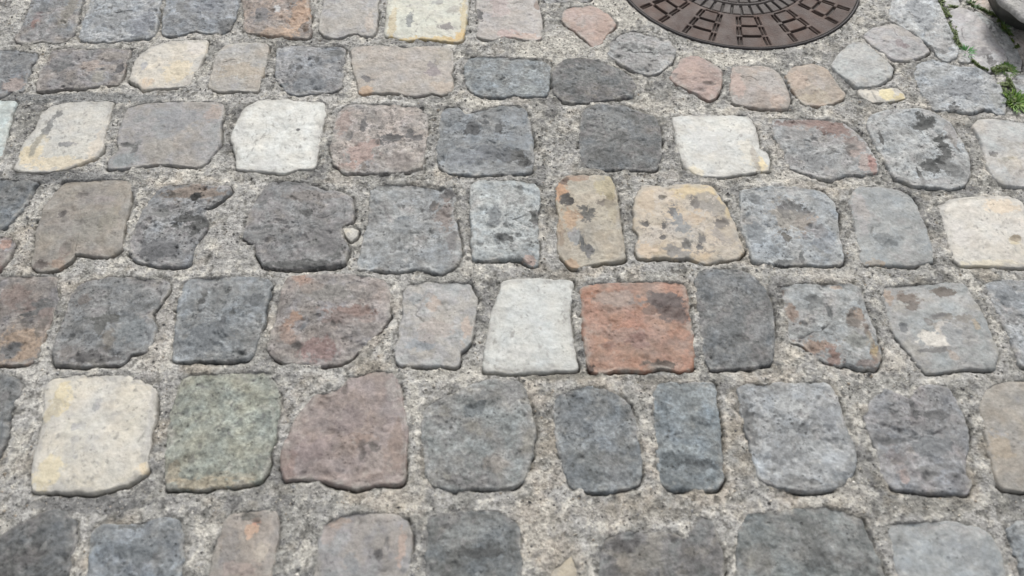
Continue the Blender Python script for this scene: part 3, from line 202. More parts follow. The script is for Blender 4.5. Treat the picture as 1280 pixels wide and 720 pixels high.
     [(535.7, 667.0, 53.9, 41.9, (96, 97, 98), -0.75), (490.9, 732.1, 11.2, 20.0, (142, 116, 102), 0.75), (519.3, 660.5, 29.9, 12.5, (162, 130, 112), 0.7), (544.5, 635.6, 10.8, 15.3, (140, 108, 100), 0.7), (615.1, 648.0, 9.5, 18.5, (132, 104, 84), 0.7), (613.9, 663.7, 5.4, 14.1, (172, 152, 112), 0.7), (597.4, 715.4, 13.9, 19.7, (108, 98, 92), 0.75), (609.8, 725.4, 7.0, 10.0, (150, 128, 112), 0.6), (557.4, 728.7, 4.9, 15.0, (92, 94, 98), 0.75), (539.2, 759.2, 19.9, 8.6, (98, 100, 102), 0.7), (524.7, 738.8, 5.6, 11.8, (102, 104, 106), 0.6), (584.9, 783.5, 11.5, 5.2, (176, 150, 132), 0.6), (612.2, 687.7, 5.5, 19.2, (130, 116, 110), 0.6), (479.6, 773.1, 11.4, 6.9, (120, 104, 98), 0.6), (587.4, 671.6, 16.4, 14.2, (150, 152, 146), 0.6), (595.3, 624.9, 16.1, 7.6, (140, 122, 118), 0.6)], 'cobblestone', 'cobblestone'),
    ([(663.2, 770.6), (670.0, 784.6), (720.5, 789.9), (809.3, 796.9), (818.7, 786.3), (819.0, 770.6), (825.1, 731.4), (822.6, 674.0), (822.3, 647.2), (806.3, 618.0), (762.7, 619.5), (726.7, 611.9), (687.1, 608.9), (676.0, 642.5), (660.4, 682.1), (658.2, 723.0)], (150, 151, 150), (144, 146, 147), 'smooth',
     'grey cobblestone with a white chalky spot and brown blotches, right side of the fifth row',
     [(727.3, 673.2, 30.1, 15.8, (206, 202, 194), 0.9), (746.6, 699.0, 16.6, 11.4, (190, 184, 176), 0.8), (760.8, 679.6, 12.3, 19.1, (128, 132, 140), 0.6), (711.2, 652.7, 27.1, 4.7, (88, 88, 88), 0.7), (750.2, 718.7, 22.3, 6.6, (100, 98, 96), 0.7), (786.8, 715.4, 19.5, 8.2, (134, 128, 122), 0.6), (703.8, 759.2, 22.7, 15.4, (118, 104, 96), 0.85), (704.3, 742.2, 11.3, 8.4, (104, 96, 92), 0.8), (771.3, 774.8, 22.9, 10.4, (100, 90, 84), 0.85), (671.7, 766.1, 8.5, 15.4, (172, 148, 130), 0.6), (677.5, 699.0, 6.9, 11.4, (98, 100, 106), 0.75), (803.9, 700.6, 5.5, 9.8, (178, 160, 134), 0.6), (744.1, 641.8, 8.1, 7.7, (172, 156, 146), 0.6), (722.0, 708.8, 8.3, 8.2, (120, 116, 112), 0.6)], 'cobblestone', 'cobblestone'),
    ([(854.5, 789.9), (868.4, 800.5), (926.3, 800.5), (1018.9, 796.9), (1011.7, 714.7), (993.6, 627.1), (895.3, 616.4), (854.8, 622.5), (853.5, 647.2), (854.6, 678.8), (851.1, 718.0), (850.3, 758.5)], (146, 150, 157), (152, 152, 154), 'grey',
     'blue-grey cobblestone cut by the right edge in the fifth row',
     [(871.4, 734.1, 83.9, 59.2, (96, 99, 103), -0.75), (888.2, 762.7, 22.7, 23.9, (140, 146, 156), 0.5)], 'cobblestone', 'cobblestone'),
    ([(-959.4, 610.4), (-852.2, 608.9), (-823.4, 602.9), (-807.2, 588.0), (-805.9, 563.1), (-810.5, 537.4), (-801.6, 504.1), (-799.9, 479.8), (-809.7, 450.8), (-911.9, 444.4)], (118, 119, 121), (110, 111, 114), 'grey',
     'dark grey cobblestone cut by the left edge beside the biggest cream one',
     [(-859.6, 562.5, 74.3, 55.9, (77, 78, 79), -0.75)], 'cobblestone', 'cobblestone'),
    ([(-723.6, 407.6), (-734.9, 435.4), (-745.1, 487.8), (-750.8, 529.0), (-764.3, 574.8), (-764.2, 596.9), (-717.6, 604.4), (-634.8, 602.9), (-600.6, 589.5), (-583.4, 574.8), (-573.2, 531.8), (-569.0, 483.8), (-560.9, 440.5), (-583.8, 417.6), (-611.9, 410.1), (-643.8, 403.9), (-683.7, 407.6)], (206, 201, 188), (200, 197, 190), 'pale',
     'biggest cream cobblestone with a chip on its left edge, lower left of the photo',
     [(-742.6, 536.9, 9.0, 16.8, (140, 138, 132), 0.8), (-733.2, 558.3, 15.6, 31.1, (212, 198, 162), 0.6), (-709.9, 436.4, 19.6, 25.2, (212, 200, 168), 0.6), (-671.2, 546.8, 6.5, 9.9, (150, 150, 152), 0.7), (-693.6, 509.1, 5.1, 5.5, (160, 160, 160), 0.6), (-685.6, 488.8, 5.0, 9.4, (165, 163, 158), 0.5), (-674.7, 459.6, 5.0, 3.9, (160, 160, 158), 0.5), (-683.1, 511.9, 7.6, 6.9, (170, 170, 168), 0.4), (-564.8, 442.8, 11.1, 10.2, (212, 194, 162), 0.6), (-661.8, 558.3, 13.0, 4.3, (190, 188, 182), 0.5)], 'cobblestone', 'cobblestone'),
    ([(-522.5, 411.3), (-536.3, 454.7), (-544.7, 501.4), (-549.8, 545.9), (-547.3, 598.4), (-519.3, 608.9), (-426.4, 610.4), (-403.5, 608.9), (-386.7, 589.5), (-377.2, 550.2), (-375.4, 511.0), (-377.0, 450.8), (-382.8, 422.6), (-424.9, 413.8), (-472.8, 411.3)], (150, 153, 142), (142, 145, 136), 'grainy',
     'greenish grey square cobblestone right of the biggest cream one',
     [(-460.8, 417.4, 60.6, 7.5, (168, 152, 126), 0.6), (-519.6, 433.8, 9.8, 17.7, (162, 146, 122), 0.5), (-494.3, 455.7, 7.4, 5.2, (118, 118, 112), 0.5), (-427.1, 430.0, 48.8, 6.3, (160, 152, 132), 0.4)], 'cobblestone', 'cobblestone'),
    ([(-356.1, 444.4), (-358.1, 477.1), (-351.0, 509.6), (-340.6, 540.3), (-322.7, 567.5), (-285.3, 580.6), (-265.2, 599.9), (-226.7, 611.9), (-197.1, 608.9), (-184.2, 582.1), (-172.5, 536.0), (-165.8, 483.8), (-164.6, 437.9), (-168.2, 422.6), (-194.7, 418.9), (-236.6, 412.6), (-273.8, 418.9), (-305.4, 426.4), (-345.5, 425.2)], (136, 121, 117), (142, 128, 126), 'red',
     'reddish-brown cobblestone with a rounded right side, lower left of centre',
     [(-255.3, 522.9, 25.5, 22.0, (126, 112, 114), 0.5), (-305.7, 475.4, 29.9, 21.0, (128, 110, 112), 0.5), (-232.3, 488.8, 17.6, 10.7, (136, 110, 96), 0.5), (-210.1, 455.7, 14.8, 23.2, (158, 146, 142), 0.6), (-233.6, 467.5, 5.0, 13.1, (96, 88, 88), 0.6), (-217.4, 478.1, 7.5, 5.3, (86, 80, 80), 0.7), (-275.4, 581.5, 5.2, 11.7, (98, 88, 86), 0.6), (-181.5, 482.1, 11.3, 39.3, (142, 120, 110), 0.5), (-196.6, 580.0, 9.2, 20.3, (150, 146, 144), 0.5), (-343.8, 442.8, 11.1, 17.8, (142, 116, 110), 0.5), (-274.5, 430.0, 19.5, 6.3, (160, 140, 134), 0.4), (-283.6, 544.0, 6.4, 9.9, (112, 100, 98), 0.5)], 'cobblestone', 'cobblestone'),
    ([(-139.7, 487.8), (-145.5, 517.9), (-139.7, 545.9), (-119.8, 560.3), (-94.4, 574.8), (-66.0, 591.0), (-26.5, 598.4), (6.6, 593.9), (22.3, 576.2), (30.9, 538.9), (36.7, 497.3), (28.4, 450.8), (17.1, 425.2), (-9.7, 411.3), (-52.2, 412.6), (-84.7, 407.6), (-120.3, 416.4), (-133.9, 437.9)], (134, 136, 135), (126, 127, 126), 'grainy',
     'grey granular cobblestone below the white one, right of the reddish-brown one',
     [(-61.8, 541.2, 18.0, 12.6, (100, 106, 112), 0.7), (-49.1, 551.1, 7.8, 8.5, (88, 92, 96), 0.6), (0.0, 572.7, 18.3, 20.2, (122, 122, 122), 0.5), (-60.7, 421.1, 36.4, 8.8, (106, 104, 104), 0.5), (-24.6, 449.2, 19.7, 12.9, (140, 132, 128), 0.5), (-101.1, 502.3, 20.2, 21.6, (142, 145, 146), 0.4)], 'cobblestone', 'cobblestone'),
    ([(67.5, 553.1), (74.5, 567.5), (98.5, 579.2), (131.8, 586.5), (170.1, 570.4), (190.5, 550.2), (194.7, 524.8), (197.2, 497.3), (198.4, 457.3), (194.8, 420.1), (151.4, 408.9), (108.9, 407.6), (86.3, 417.6), (76.8, 456.0), (69.5, 495.9)], (120, 124, 128), (112, 116, 122), 'grainy',
     'dark blue-grey cobblestone with a lighter middle, left of the narrow bluish one',
     [(148.4, 509.1, 17.8, 16.3, (142, 148, 154), 0.6), (96.0, 529.9, 17.9, 22.1, (104, 108, 114), 0.5), (123.2, 449.2, 12.3, 23.0, (102, 106, 110), 0.5), (165.2, 436.4, 17.1, 17.7, (126, 128, 132), 0.5)], 'cobblestone', 'cobblestone'),
    ([(231.6, 545.9), (233.4, 574.8), (245.5, 589.5), (277.6, 592.4), (330.0, 589.5), (333.4, 568.9), (329.8, 504.1), (323.9, 450.8), (323.5, 425.2), (311.6, 411.3), (278.5, 408.9), (244.7, 410.1), (226.9, 423.9), (227.2, 482.5)], (112, 119, 126), (128, 136, 142), 'grainy',
     'narrow dark bluish upright cobblestone left of the pale blue lumpy one',
     [(289.5, 449.2, 22.2, 10.3, (78, 82, 88), 0.6), (247.1, 455.7, 17.3, 11.7, (76, 82, 88), 0.6), (274.5, 475.4, 17.5, 10.6, (146, 154, 158), 0.5), (279.9, 565.5, 28.6, 12.9, (134, 142, 148), 0.4), (241.7, 516.0, 10.2, 13.7, (96, 104, 112), 0.5)], 'cobblestone', 'cobblestone'),
    ([(369.9, 553.1), (370.7, 580.6), (389.4, 589.5), (422.4, 589.5), (455.7, 591.0), (521.7, 591.0), (529.7, 574.8), (531.2, 538.9), (534.1, 494.6), (536.9, 466.5), (523.9, 435.4), (508.7, 418.9), (478.3, 408.9), (447.5, 406.4), (424.1, 410.1), (394.8, 415.1), (376.7, 429.0), (371.9, 477.1), (369.0, 517.9)], (150, 153, 158), (140, 142, 146), 'grey',
     'pale blue-grey lumpy cobblestone with a dark left edge, lower right of the photo',
     [(433.7, 528.0, 49.8, 52.5, (99, 100, 104), -0.75), (444.9, 551.1, 20.7, 14.2, (182, 184, 186), 0.6), (467.9, 475.4, 27.4, 15.8, (172, 175, 178), 0.6), (456.5, 509.1, 11.4, 12.3, (118, 120, 124), 0.6), (375.3, 516.0, 10.2, 40.6, (100, 100, 102), 0.6), (437.1, 419.9, 29.1, 6.3, (98, 98, 100), 0.6), (499.3, 426.2, 12.2, 8.8, (112, 118, 126), 0.6), (459.3, 411.1, 21.8, 6.2, (164, 162, 162), 0.5), (504.1, 522.9, 15.3, 22.0, (148, 152, 160), 0.5), (415.3, 462.2, 22.3, 18.2, (158, 160, 164), 0.5), (382.0, 417.4, 17.0, 7.5, (96, 96, 98), 0.5)], 'cobblestone', 'cobblestone'),
    ([(567.3, 538.9), (586.0, 560.3), (610.9, 579.2), (628.9, 573.3), (645.5, 563.1), (667.8, 580.6), (695.1, 588.0), (716.9, 582.1), (723.0, 553.1), (721.5, 511.0), (714.9, 477.1), (697.5, 444.4), (698.1, 417.6), (683.6, 403.9), (628.5, 405.1), (582.3, 412.6), (569.0, 421.4), (566.9, 444.4), (570.2, 474.5), (565.7, 504.1)], (136, 135, 139), (128, 128, 132), 'grey',
     'purplish grey cobblestone with a notched top edge, right of the pale blue lumpy one',
     [(659.5, 523.9, 44.2, 63.8, (89, 89, 91), -0.75), (647.1, 544.0, 5.2, 19.7, (100, 98, 102), 0.6), (679.6, 532.7, 18.0, 8.4, (108, 106, 110), 0.5), (590.2, 488.8, 22.6, 8.0, (98, 98, 102), 0.6), (600.7, 431.3, 8.5, 11.4, (164, 144, 140), 0.7), (636.5, 436.4, 19.6, 11.4, (116, 114, 116), 0.5), (675.1, 423.7, 14.6, 15.0, (112, 110, 116), 0.5), (657.1, 482.1, 30.0, 18.5, (128, 132, 140), 0.5), (595.0, 462.2, 17.4, 11.7, (138, 128, 126), 0.4), (661.9, 446.6, 17.2, 6.4, (148, 148, 152), 0.5)], 'cobblestone', 'cobblestone'),
    ([(755.7, 550.2), (774.8, 574.8), (796.4, 591.0), (847.0, 595.4), (927.1, 596.9), (957.1, 574.8), (932.8, 477.1), (912.7, 418.9), (822.9, 407.6), (744.4, 411.3), (739.8, 435.4), (749.9, 483.8), (753.2, 517.9)], (142, 138, 134), (150, 142, 132), 'smooth',
     'tan-grey cobblestone cut by the right edge near the bottom, with a yellowish left part',
     [(763.5, 475.4, 17.5, 26.2, (166, 150, 130), 0.7), (791.5, 558.3, 11.7, 10.0, (160, 154, 146), 0.6), (765.0, 436.4, 14.7, 15.2, (150, 146, 142), 0.5)], 'cobblestone', 'cobblestone'),
    ([(-748.0, 339.1), (-723.1, 360.2), (-701.8, 373.4), (-667.3, 377.0), (-646.3, 363.8), (-633.6, 328.7), (-632.3, 297.1), (-628.5, 262.2), (-617.5, 210.2), (-694.3, 200.1), (-781.1, 200.1), (-821.4, 306.0), (-788.1, 323.0)], (100, 101, 104), (92, 93, 96), 'grey',
     'very dark grey cobblestone in the bottom left corner',
     [(-703.0, 265.0, 53.8, 59.4, (66, 66, 68), -0.75), (-681.4, 321.8, 4.6, 5.7, (70, 70, 72), 0.7), (-675.7, 325.3, 3.5, 5.7, (150, 150, 150), 0.6)], 'cobblestone', 'cobblestone'),
    ([(-606.6, 306.0), (-613.1, 344.9), (-601.5, 356.7), (-548.7, 357.9), (-521.4, 366.2), (-494.8, 363.8), (-483.3, 346.1), (-473.5, 311.6), (-471.2, 283.9), (-454.7, 205.1), (-589.6, 205.1)], (128, 134, 141), (118, 122, 130), 'grey',
     'slate-blue cobblestone on the bottom edge, second from the bottom left corner',
     [(-515.6, 316.5, 67.5, 55.8, (84, 88, 93), -0.75), (-563.4, 353.0, 18.8, 3.5, (90, 92, 94), 0.5), (-541.2, 316.2, 27.6, 15.7, (120, 127, 136), 0.4)], 'cobblestone', 'cobblestone'),
    ([(-430.4, 289.3), (-428.8, 323.0), (-425.6, 361.4), (-413.9, 373.4), (-381.6, 378.2), (-353.7, 375.8), (-344.7, 352.0), (-342.3, 306.0), (-340.1, 262.2), (-337.2, 205.1), (-424.3, 205.1)], (148, 138, 130), (138, 132, 130), 'smooth',
     'narrow tan cobblestone with an orange upper end, on the bottom edge',
     [(-380.5, 348.4, 10.5, 10.5, (196, 160, 136), 0.8), (-375.1, 362.5, 5.9, 4.7, (200, 140, 118), 0.7), (-363.1, 318.4, 10.4, 15.7, (176, 164, 150), 0.6), (-408.8, 316.2, 13.8, 33.3, (130, 128, 130), 0.5), (-388.0, 368.4, 16.6, 5.9, (70, 68, 66), 0.7), (-386.5, 291.6, 18.2, 9.9, (160, 140, 134), 0.5)], 'cobblestone', 'cobblestone'),
    ([(-279.3, 283.9), (-281.6, 323.0), (-277.1, 356.7), (-255.3, 369.8), (-214.4, 375.8), (-172.5, 373.4), (-157.4, 363.8), (-147.4, 340.3), (-146.9, 303.8), (-146.7, 273.0), (-146.9, 205.1), (-277.4, 205.1)], (142, 136, 134), (134, 134, 136), 'smooth',
     'pinkish-grey cobblestone with faint orange edges, on the bottom edge left of centre',
     [(-159.8, 327.5, 5.8, 24.8, (178, 150, 136), 0.6), (-191.8, 311.7, 5.7, 7.8, (94, 92, 92), 0.7), (-182.1, 329.8, 3.5, 8.0, (104, 102, 102), 0.6), (-268.8, 344.9, 10.5, 16.2, (156, 142, 138), 0.5), (-228.3, 299.4, 13.7, 13.2, (112, 118, 128), 0.4), (-253.6, 362.5, 16.5, 5.9, (166, 142, 126), 0.5)], 'cobblestone', 'cobblestone'),
    ([(-124.1, 306.0), (-122.8, 340.3), (-122.2, 368.6), (-83.4, 375.8), (-23.8, 377.0), (-5.9, 367.4), (8.3, 359.0), (12.8, 328.7), (13.7, 289.3), (10.9, 205.1), (-119.7, 205.1)], (112, 114, 116), (104, 106, 108), 'grainy',
     'dark grey cobblestone with a dark crease, on the bottom edge at centre',
     [(-46.1, 316.2, 39.1, 6.8, (66, 66, 68), 0.6), (-64.3, 344.9, 30.4, 11.6, (130, 134, 136), 0.5), (-45.5, 293.8, 22.8, 8.8, (84, 90, 98), 0.5), (0.0, 339.0, 8.2, 20.6, (84, 86, 88), 0.4)], 'cobblestone', 'cobblestone'),
    ([(128.1, 315.0), (136.7, 337.9), (170.1, 346.1), (234.3, 343.8), (250.5, 333.3), (268.2, 352.0), (284.6, 367.4), (295.2, 359.0), (302.8, 317.3), (300.9, 283.9), (286.1, 205.1), (121.8, 205.1)], (106, 105, 105), (122, 119, 116), 'grainy',
     'dark brownish-grey cobblestone with a raised right corner, on the bottom edge right of centre',
     [(168.0, 327.5, 30.1, 10.2, (84, 82, 82), 0.6), (253.3, 316.2, 10.4, 15.7, (88, 86, 84), 0.4), (206.0, 304.9, 22.9, 15.5, (130, 128, 124), 0.5), (142.2, 293.8, 10.2, 17.5, (80, 80, 82), 0.5)], 'cobblestone', 'cobblestone'),
    ([(325.5, 315.0), (335.3, 352.0), (354.5, 373.4), (381.1, 375.8), (417.8, 380.6), (472.7, 385.5), (500.2, 375.8), (517.3, 363.8), (522.1, 337.9), (526.9, 300.4), (529.7, 262.2), (522.2, 205.1), (310.0, 205.1)], (110, 114, 115), (120, 122, 122), 'grainy',
     'big dark greenish-grey cobblestone on the bottom edge, right of centre',
     [(437.6, 316.2, 16.1, 29.0, (90, 90, 92), 0.6), (435.1, 356.6, 35.3, 11.7, (104, 106, 106), 0.4), (492.3, 327.5, 23.2, 22.6, (124, 128, 132), 0.4), (354.8, 304.9, 18.3, 22.1, (124, 122, 116), 0.4)], 'cobblestone', 'cobblestone'),
    ([(552.3, 349.6), (566.8, 359.0), (644.3, 361.4), (684.7, 352.0), (698.2, 340.3), (704.1, 315.0), (700.5, 283.9), (685.4, 205.1), (543.9, 205.1), (547.3, 283.9), (551.5, 326.4)], (146, 149, 151), (140, 144, 150), 'smooth',
     'light blue-grey smooth cobblestone in the bottom right, next to the corner one',
     [(632.3, 348.4, 46.8, 8.1, (156, 156, 154), 0.6), (644.8, 316.2, 29.9, 17.9, (138, 144, 152), 0.4)], 'cobblestone', 'cobblestone'),
    ([(726.2, 349.6), (757.5, 363.8), (841.4, 366.2), (805.0, 205.1), (718.0, 205.1), (724.3, 292.7), (725.7, 326.4)], (136, 140, 145), (128, 132, 137), 'grey',
     'blue-grey cobblestone in the very bottom right corner',
     [(741.9, 303.8, 35.9, 53.3, (89, 92, 95), -0.75)], 'cobblestone', 'cobblestone'),
    ([(49.9, 281.7), (53.6, 292.7), (65.3, 300.4), (74.8, 309.4), (85.4, 315.0), (92.9, 303.8), (94.3, 286.0), (90.0, 267.6), (56.3, 267.6)], (190, 174, 146), (180, 168, 150), 'pale',
     'small half-buried yellowish stone chip on the bottom edge',
     [], 'stone_chip', 'stone chip'),
    ([(-323.9, 922.1), (-315.3, 926.0), (-302.9, 924.0), (-291.3, 916.2), (-292.5, 900.6), (-301.7, 889.1), (-311.9, 898.7)], (198, 195, 184), (190, 187, 178), 'smooth',
     'small pale pebble wedged between the dark grooved cobblestone and the mid-grey one with a cleft',
     [], 'stone_chip', 'stone chip'),
]
GROUPS = {'cobblestone': 'cobblestones set in mortar across the street', 'stone_chip': 'small stone chips bedded in the mortar'}
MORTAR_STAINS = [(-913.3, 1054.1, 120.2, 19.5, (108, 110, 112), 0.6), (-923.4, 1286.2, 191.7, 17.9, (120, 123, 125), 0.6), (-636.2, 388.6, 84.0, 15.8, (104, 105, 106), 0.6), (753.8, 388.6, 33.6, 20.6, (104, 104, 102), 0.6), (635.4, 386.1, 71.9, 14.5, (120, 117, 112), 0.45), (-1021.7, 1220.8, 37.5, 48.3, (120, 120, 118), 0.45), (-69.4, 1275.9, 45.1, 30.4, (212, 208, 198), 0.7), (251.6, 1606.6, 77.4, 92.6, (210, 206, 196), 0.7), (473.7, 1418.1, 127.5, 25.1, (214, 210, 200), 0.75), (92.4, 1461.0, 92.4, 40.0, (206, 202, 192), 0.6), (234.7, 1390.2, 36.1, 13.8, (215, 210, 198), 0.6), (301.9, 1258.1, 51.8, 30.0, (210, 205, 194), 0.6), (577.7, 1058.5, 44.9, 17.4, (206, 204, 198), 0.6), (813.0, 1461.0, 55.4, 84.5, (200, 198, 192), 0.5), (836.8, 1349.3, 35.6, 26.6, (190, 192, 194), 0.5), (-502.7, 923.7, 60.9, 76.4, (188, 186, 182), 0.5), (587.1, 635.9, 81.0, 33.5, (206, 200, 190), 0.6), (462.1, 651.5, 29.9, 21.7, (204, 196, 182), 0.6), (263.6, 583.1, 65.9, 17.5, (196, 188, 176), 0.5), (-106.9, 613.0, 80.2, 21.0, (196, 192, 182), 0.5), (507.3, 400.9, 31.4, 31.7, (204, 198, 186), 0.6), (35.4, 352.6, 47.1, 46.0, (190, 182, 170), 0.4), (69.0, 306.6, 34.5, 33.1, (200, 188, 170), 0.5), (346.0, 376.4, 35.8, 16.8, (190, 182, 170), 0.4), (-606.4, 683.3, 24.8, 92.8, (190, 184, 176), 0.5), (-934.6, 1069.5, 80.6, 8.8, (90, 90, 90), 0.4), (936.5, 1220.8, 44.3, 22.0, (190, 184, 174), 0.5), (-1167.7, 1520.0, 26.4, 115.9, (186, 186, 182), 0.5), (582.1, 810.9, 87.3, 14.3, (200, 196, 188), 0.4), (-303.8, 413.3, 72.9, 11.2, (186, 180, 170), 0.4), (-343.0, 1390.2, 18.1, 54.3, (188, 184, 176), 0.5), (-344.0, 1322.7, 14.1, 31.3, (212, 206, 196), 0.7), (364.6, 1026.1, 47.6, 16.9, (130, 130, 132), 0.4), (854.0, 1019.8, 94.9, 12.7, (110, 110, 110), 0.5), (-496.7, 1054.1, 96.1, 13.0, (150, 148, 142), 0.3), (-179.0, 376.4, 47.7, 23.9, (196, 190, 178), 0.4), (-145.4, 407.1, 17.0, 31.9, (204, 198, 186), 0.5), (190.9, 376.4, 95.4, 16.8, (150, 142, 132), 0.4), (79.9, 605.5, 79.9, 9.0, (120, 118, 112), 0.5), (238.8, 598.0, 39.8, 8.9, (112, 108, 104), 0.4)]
MANHOLE = (565.7, 1762.4, 308.4)      # centre and radius, mm
ROCK_TOP = [(1105.8, 1529.4), (1117.1, 1496.5), (1128.7, 1461.4), (1145.7, 1441.3), (1202.1, 1449.8), (1258.2, 1520.3), (1287.9, 1613.4), (1232.4, 1662.1), (1144.5, 1629.5), (1111.7, 1575.5)]
ROCK_BASE = [(1171.5, 1645.2), (1171.1, 1590.8), (1182.9, 1550.4), (1216.5, 1529.1), (1280.8, 1520.0), (1373.2, 1581.4), (1397.9, 1661.6), (1316.7, 1704.9), (1222.0, 1718.4), (1184.2, 1691.4)]
ROCK_Z = 85.0
TUFTS = [
    ('tiny bright green sprout beside the tiny grey cobble chip', 1042.7, 1440.8, 16.5, 25.5, 34, 20, (96, 160, 96), (120, 176, 110), (0, 0)),
    ('upper bright green grass tuft on the right between two pale stones', 1112.5, 1382.0, 27.0, 32.6, 260, 13, (66, 104, 38), (112, 144, 54), (0.1, 0.2)),
    ('lower and larger bright green grass tuft at the right edge', 1091.8, 1270.8, 34.7, 45.1, 230, 22, (78, 122, 40), (132, 162, 62), (0.5, 0.0)),
    ('small dark green weed at the top edge beside the small tan cobblestone', 1115.5, 1619.4, 15.5, 19.1, 36, 18, (64, 100, 62), (92, 130, 84), (0, 0)),
    ('small dull green weed below the dark-sided rock', 1159.0, 1532.1, 17.0, 24.1, 36, 20, (74, 108, 62), (110, 138, 88), (0, 0)),
]
MOSS = [([(1050.3, 1658.3), (1045.3, 1606.6), (1044.5, 1568.9), (1039.8, 1526.0), (1033.4, 1484.3), (1033.8, 1458.1)], 7, 14), ([(1052.3, 1616.2), (1077.3, 1609.8)], 7, 12), ([(1101.6, 1635.5), (1127.7, 1609.8), (1153.4, 1584.5)], 6, 10), ([(1150.7, 1587.6), (1159.4, 1538.2), (1166.3, 1496.1), (1165.6, 1455.2)], 7, 9), ([(1074.5, 1376.5), (1100.1, 1387.5), (1123.3, 1382.0)], 12, 18), ([(1090.0, 1336.0), (1083.7, 1286.2), (1098.3, 1260.7)], 16, 18), ([(1043.0, 1415.3), (1051.5, 1393.0), (1067.3, 1376.5)], 4, 6), ([(1102.3, 1354.7), (1102.5, 1317.4)], 5, 8)]
CAM_F, CAM_DEP, CAM_H = 950, 55, 1.12
EXPOSURE = 0.54


scene = bpy.context.scene
col = scene.collection
K = 0.80                                # overall reflectance of the colours noted on site


def lin(c):
    c = np.asarray(c, float) / 255.0
    g = c.mean(-1, keepdims=True)
    c = g + (c - g) * np.where((c.argmax(-1, keepdims=True) == 1) | (g > 0.72), 1.0, 0.74 + 0.06 * np.clip((c[..., :1] - c[..., 2:] - 0.16) / 0.08, 0, 1))     # eye-matched swatches read too strong
    cool = (c.argmax(-1, keepdims=True) == 2).astype(float)
    warm = ((c.argmax(-1, keepdims=True) == 0) & (c[..., :1] - c[..., 2:] > 0.012) & (g < 0.66)).astype(float)
    c = c + warm * np.array([0.0, 0.0, -0.008])
    c = c + cool * np.array([-0.001, 0.003, -0.004])
    return np.where(c <= 0.04045, c / 12.92, ((c + 0.055) / 1.055) ** 2.4) * K


# ------------------------------------------------------------------ value noise
def _hash(ix, iy, seed):
    n = (ix.astype(np.int64) * 374761393 + iy.astype(np.int64) * 668265263 + seed * 974634777) & 0x7fffffff
    n = ((n ^ (n >> 13)) * 1274126177) & 0x7fffffff
    n = ((n ^ (n >> 16)) * 1103515245) & 0x7fffffff
    return ((n >> 8) & 0xffff) / 65535.0


def vnoise(x, y, seed=0):
    x0 = np.floor(x); y0 = np.floor(y)
    fx = x - x0; fy = y - y0
    fx = fx * fx * (3 - 2 * fx); fy = fy * fy * (3 - 2 * fy)
    a = _hash(x0, y0, seed); b = _hash(x0 + 1, y0, seed)
    c = _hash(x0, y0 + 1, seed); d = _hash(x0 + 1, y0 + 1, seed)
    return (a * (1 - fx) + b * fx) * (1 - fy) + (c * (1 - fx) + d * fx) * fy


def fbm(x, y, seed=0, oct=4, gain=0.5):          # -1 .. 1
    t = 0; a = 1; s = 0
    for i in range(oct):
        ca, sa = math.cos(i * 0.9 + 0.4), math.sin(i * 0.9 + 0.4)
        t = t + a * (2 * vnoise((x * ca - y * sa) * 2 ** i, (x * sa + y * ca) * 2 ** i, seed + 17 * i) - 1)
        s += a; a *= gain
    return t / s


# ------------------------------------------------------------------ mesh helpers
def mesh_from(name, verts, faces, colors=None, smooth=True):
    me = bpy.data.meshes.new(name)
    me.from_pydata(verts.tolist() if hasattr(verts, 'tolist') else verts, [], faces.tolist() if hasattr(faces, 'tolist') else faces)
    if colors is not None:
        at = me.attributes.new('tint', 'FLOAT_COLOR', 'POINT')
        c = np.ones((len(verts), 4), np.float32); c[:, :3] = colors
        at.data.foreach_set('color', c.ravel())
        at = me.attributes.new('stain', 'FLOAT_COLOR', 'POINT')
        at.data.foreach_set('color', np.zeros(len(verts) * 4, np.float32))
    if smooth:
        me.polygons.foreach_set('use_smooth', np.ones(len(me.polygons), bool))
    me.update()
    return me


def mesh_quads(name, V, quads, tris, colors, stain):
    me = bpy.data.meshes.new(name)
    nq, ntr = len(quads), len(tris)
    me.vertices.add(len(V)); me.vertices.foreach_set('co', np.ascontiguousarray(V, np.float32).ravel())
    me.loops.add(nq * 4 + ntr * 3)
    me.loops.foreach_set('vertex_index', np.r_[np.asarray(quads, np.int32).ravel(), np.asarray(tris, np.int32).ravel()])
    me.polygons.add(nq + ntr)
    me.polygons.foreach_set('loop_start', np.r_[np.arange(nq) * 4, nq * 4 + np.arange(ntr) * 3].astype(np.int32))
    me.polygons.foreach_set('use_smooth', np.ones(nq + ntr, bool))
    at = me.attributes.new('tint', 'FLOAT_COLOR', 'POINT')
    c = np.ones((len(V), 4), np.float32); c[:, :3] = colors
    at.data.foreach_set('color', c.ravel())
    at = me.attributes.new('stain', 'FLOAT_COLOR', 'POINT')
    at.data.foreach_set('color', np.ascontiguousarray(stain, np.float32).ravel())
    me.update(calc_edges=True); me.validate()
    return me


def link(name, me, mat, loc=(0, 0, 0), parent=None):
    o = bpy.data.objects.new(name, me)
    o.location = loc
    col.objects.link(o)
    if mat is not None: me.materials.append(mat)
    if parent is not None: o.parent = parent
    return o


def tag(o, label=None, cat=None, group=None, kind=None):
    if label: o['label'] = label
    if cat: o['category'] = cat
    if group: o['group'] = group
    if kind: o['kind'] = kind


# ------------------------------------------------------------------ materials
def new_mat(name):
    m = bpy.data.materials.new(name); m.use_nodes = True
    nt = m.node_tree; nt.nodes.clear()
    out = nt.nodes.new('ShaderNodeOutputMaterial')
    b = nt.nodes.new('ShaderNodeBsdfPrincipled')
    nt.links.new(b.outputs[0], out.inputs[0])
    return m, nt, b


def node(nt, t, **kw):
    n = nt.nodes.new(t)
    for k, v in kw.items(): setattr(n, k, v)
    return n


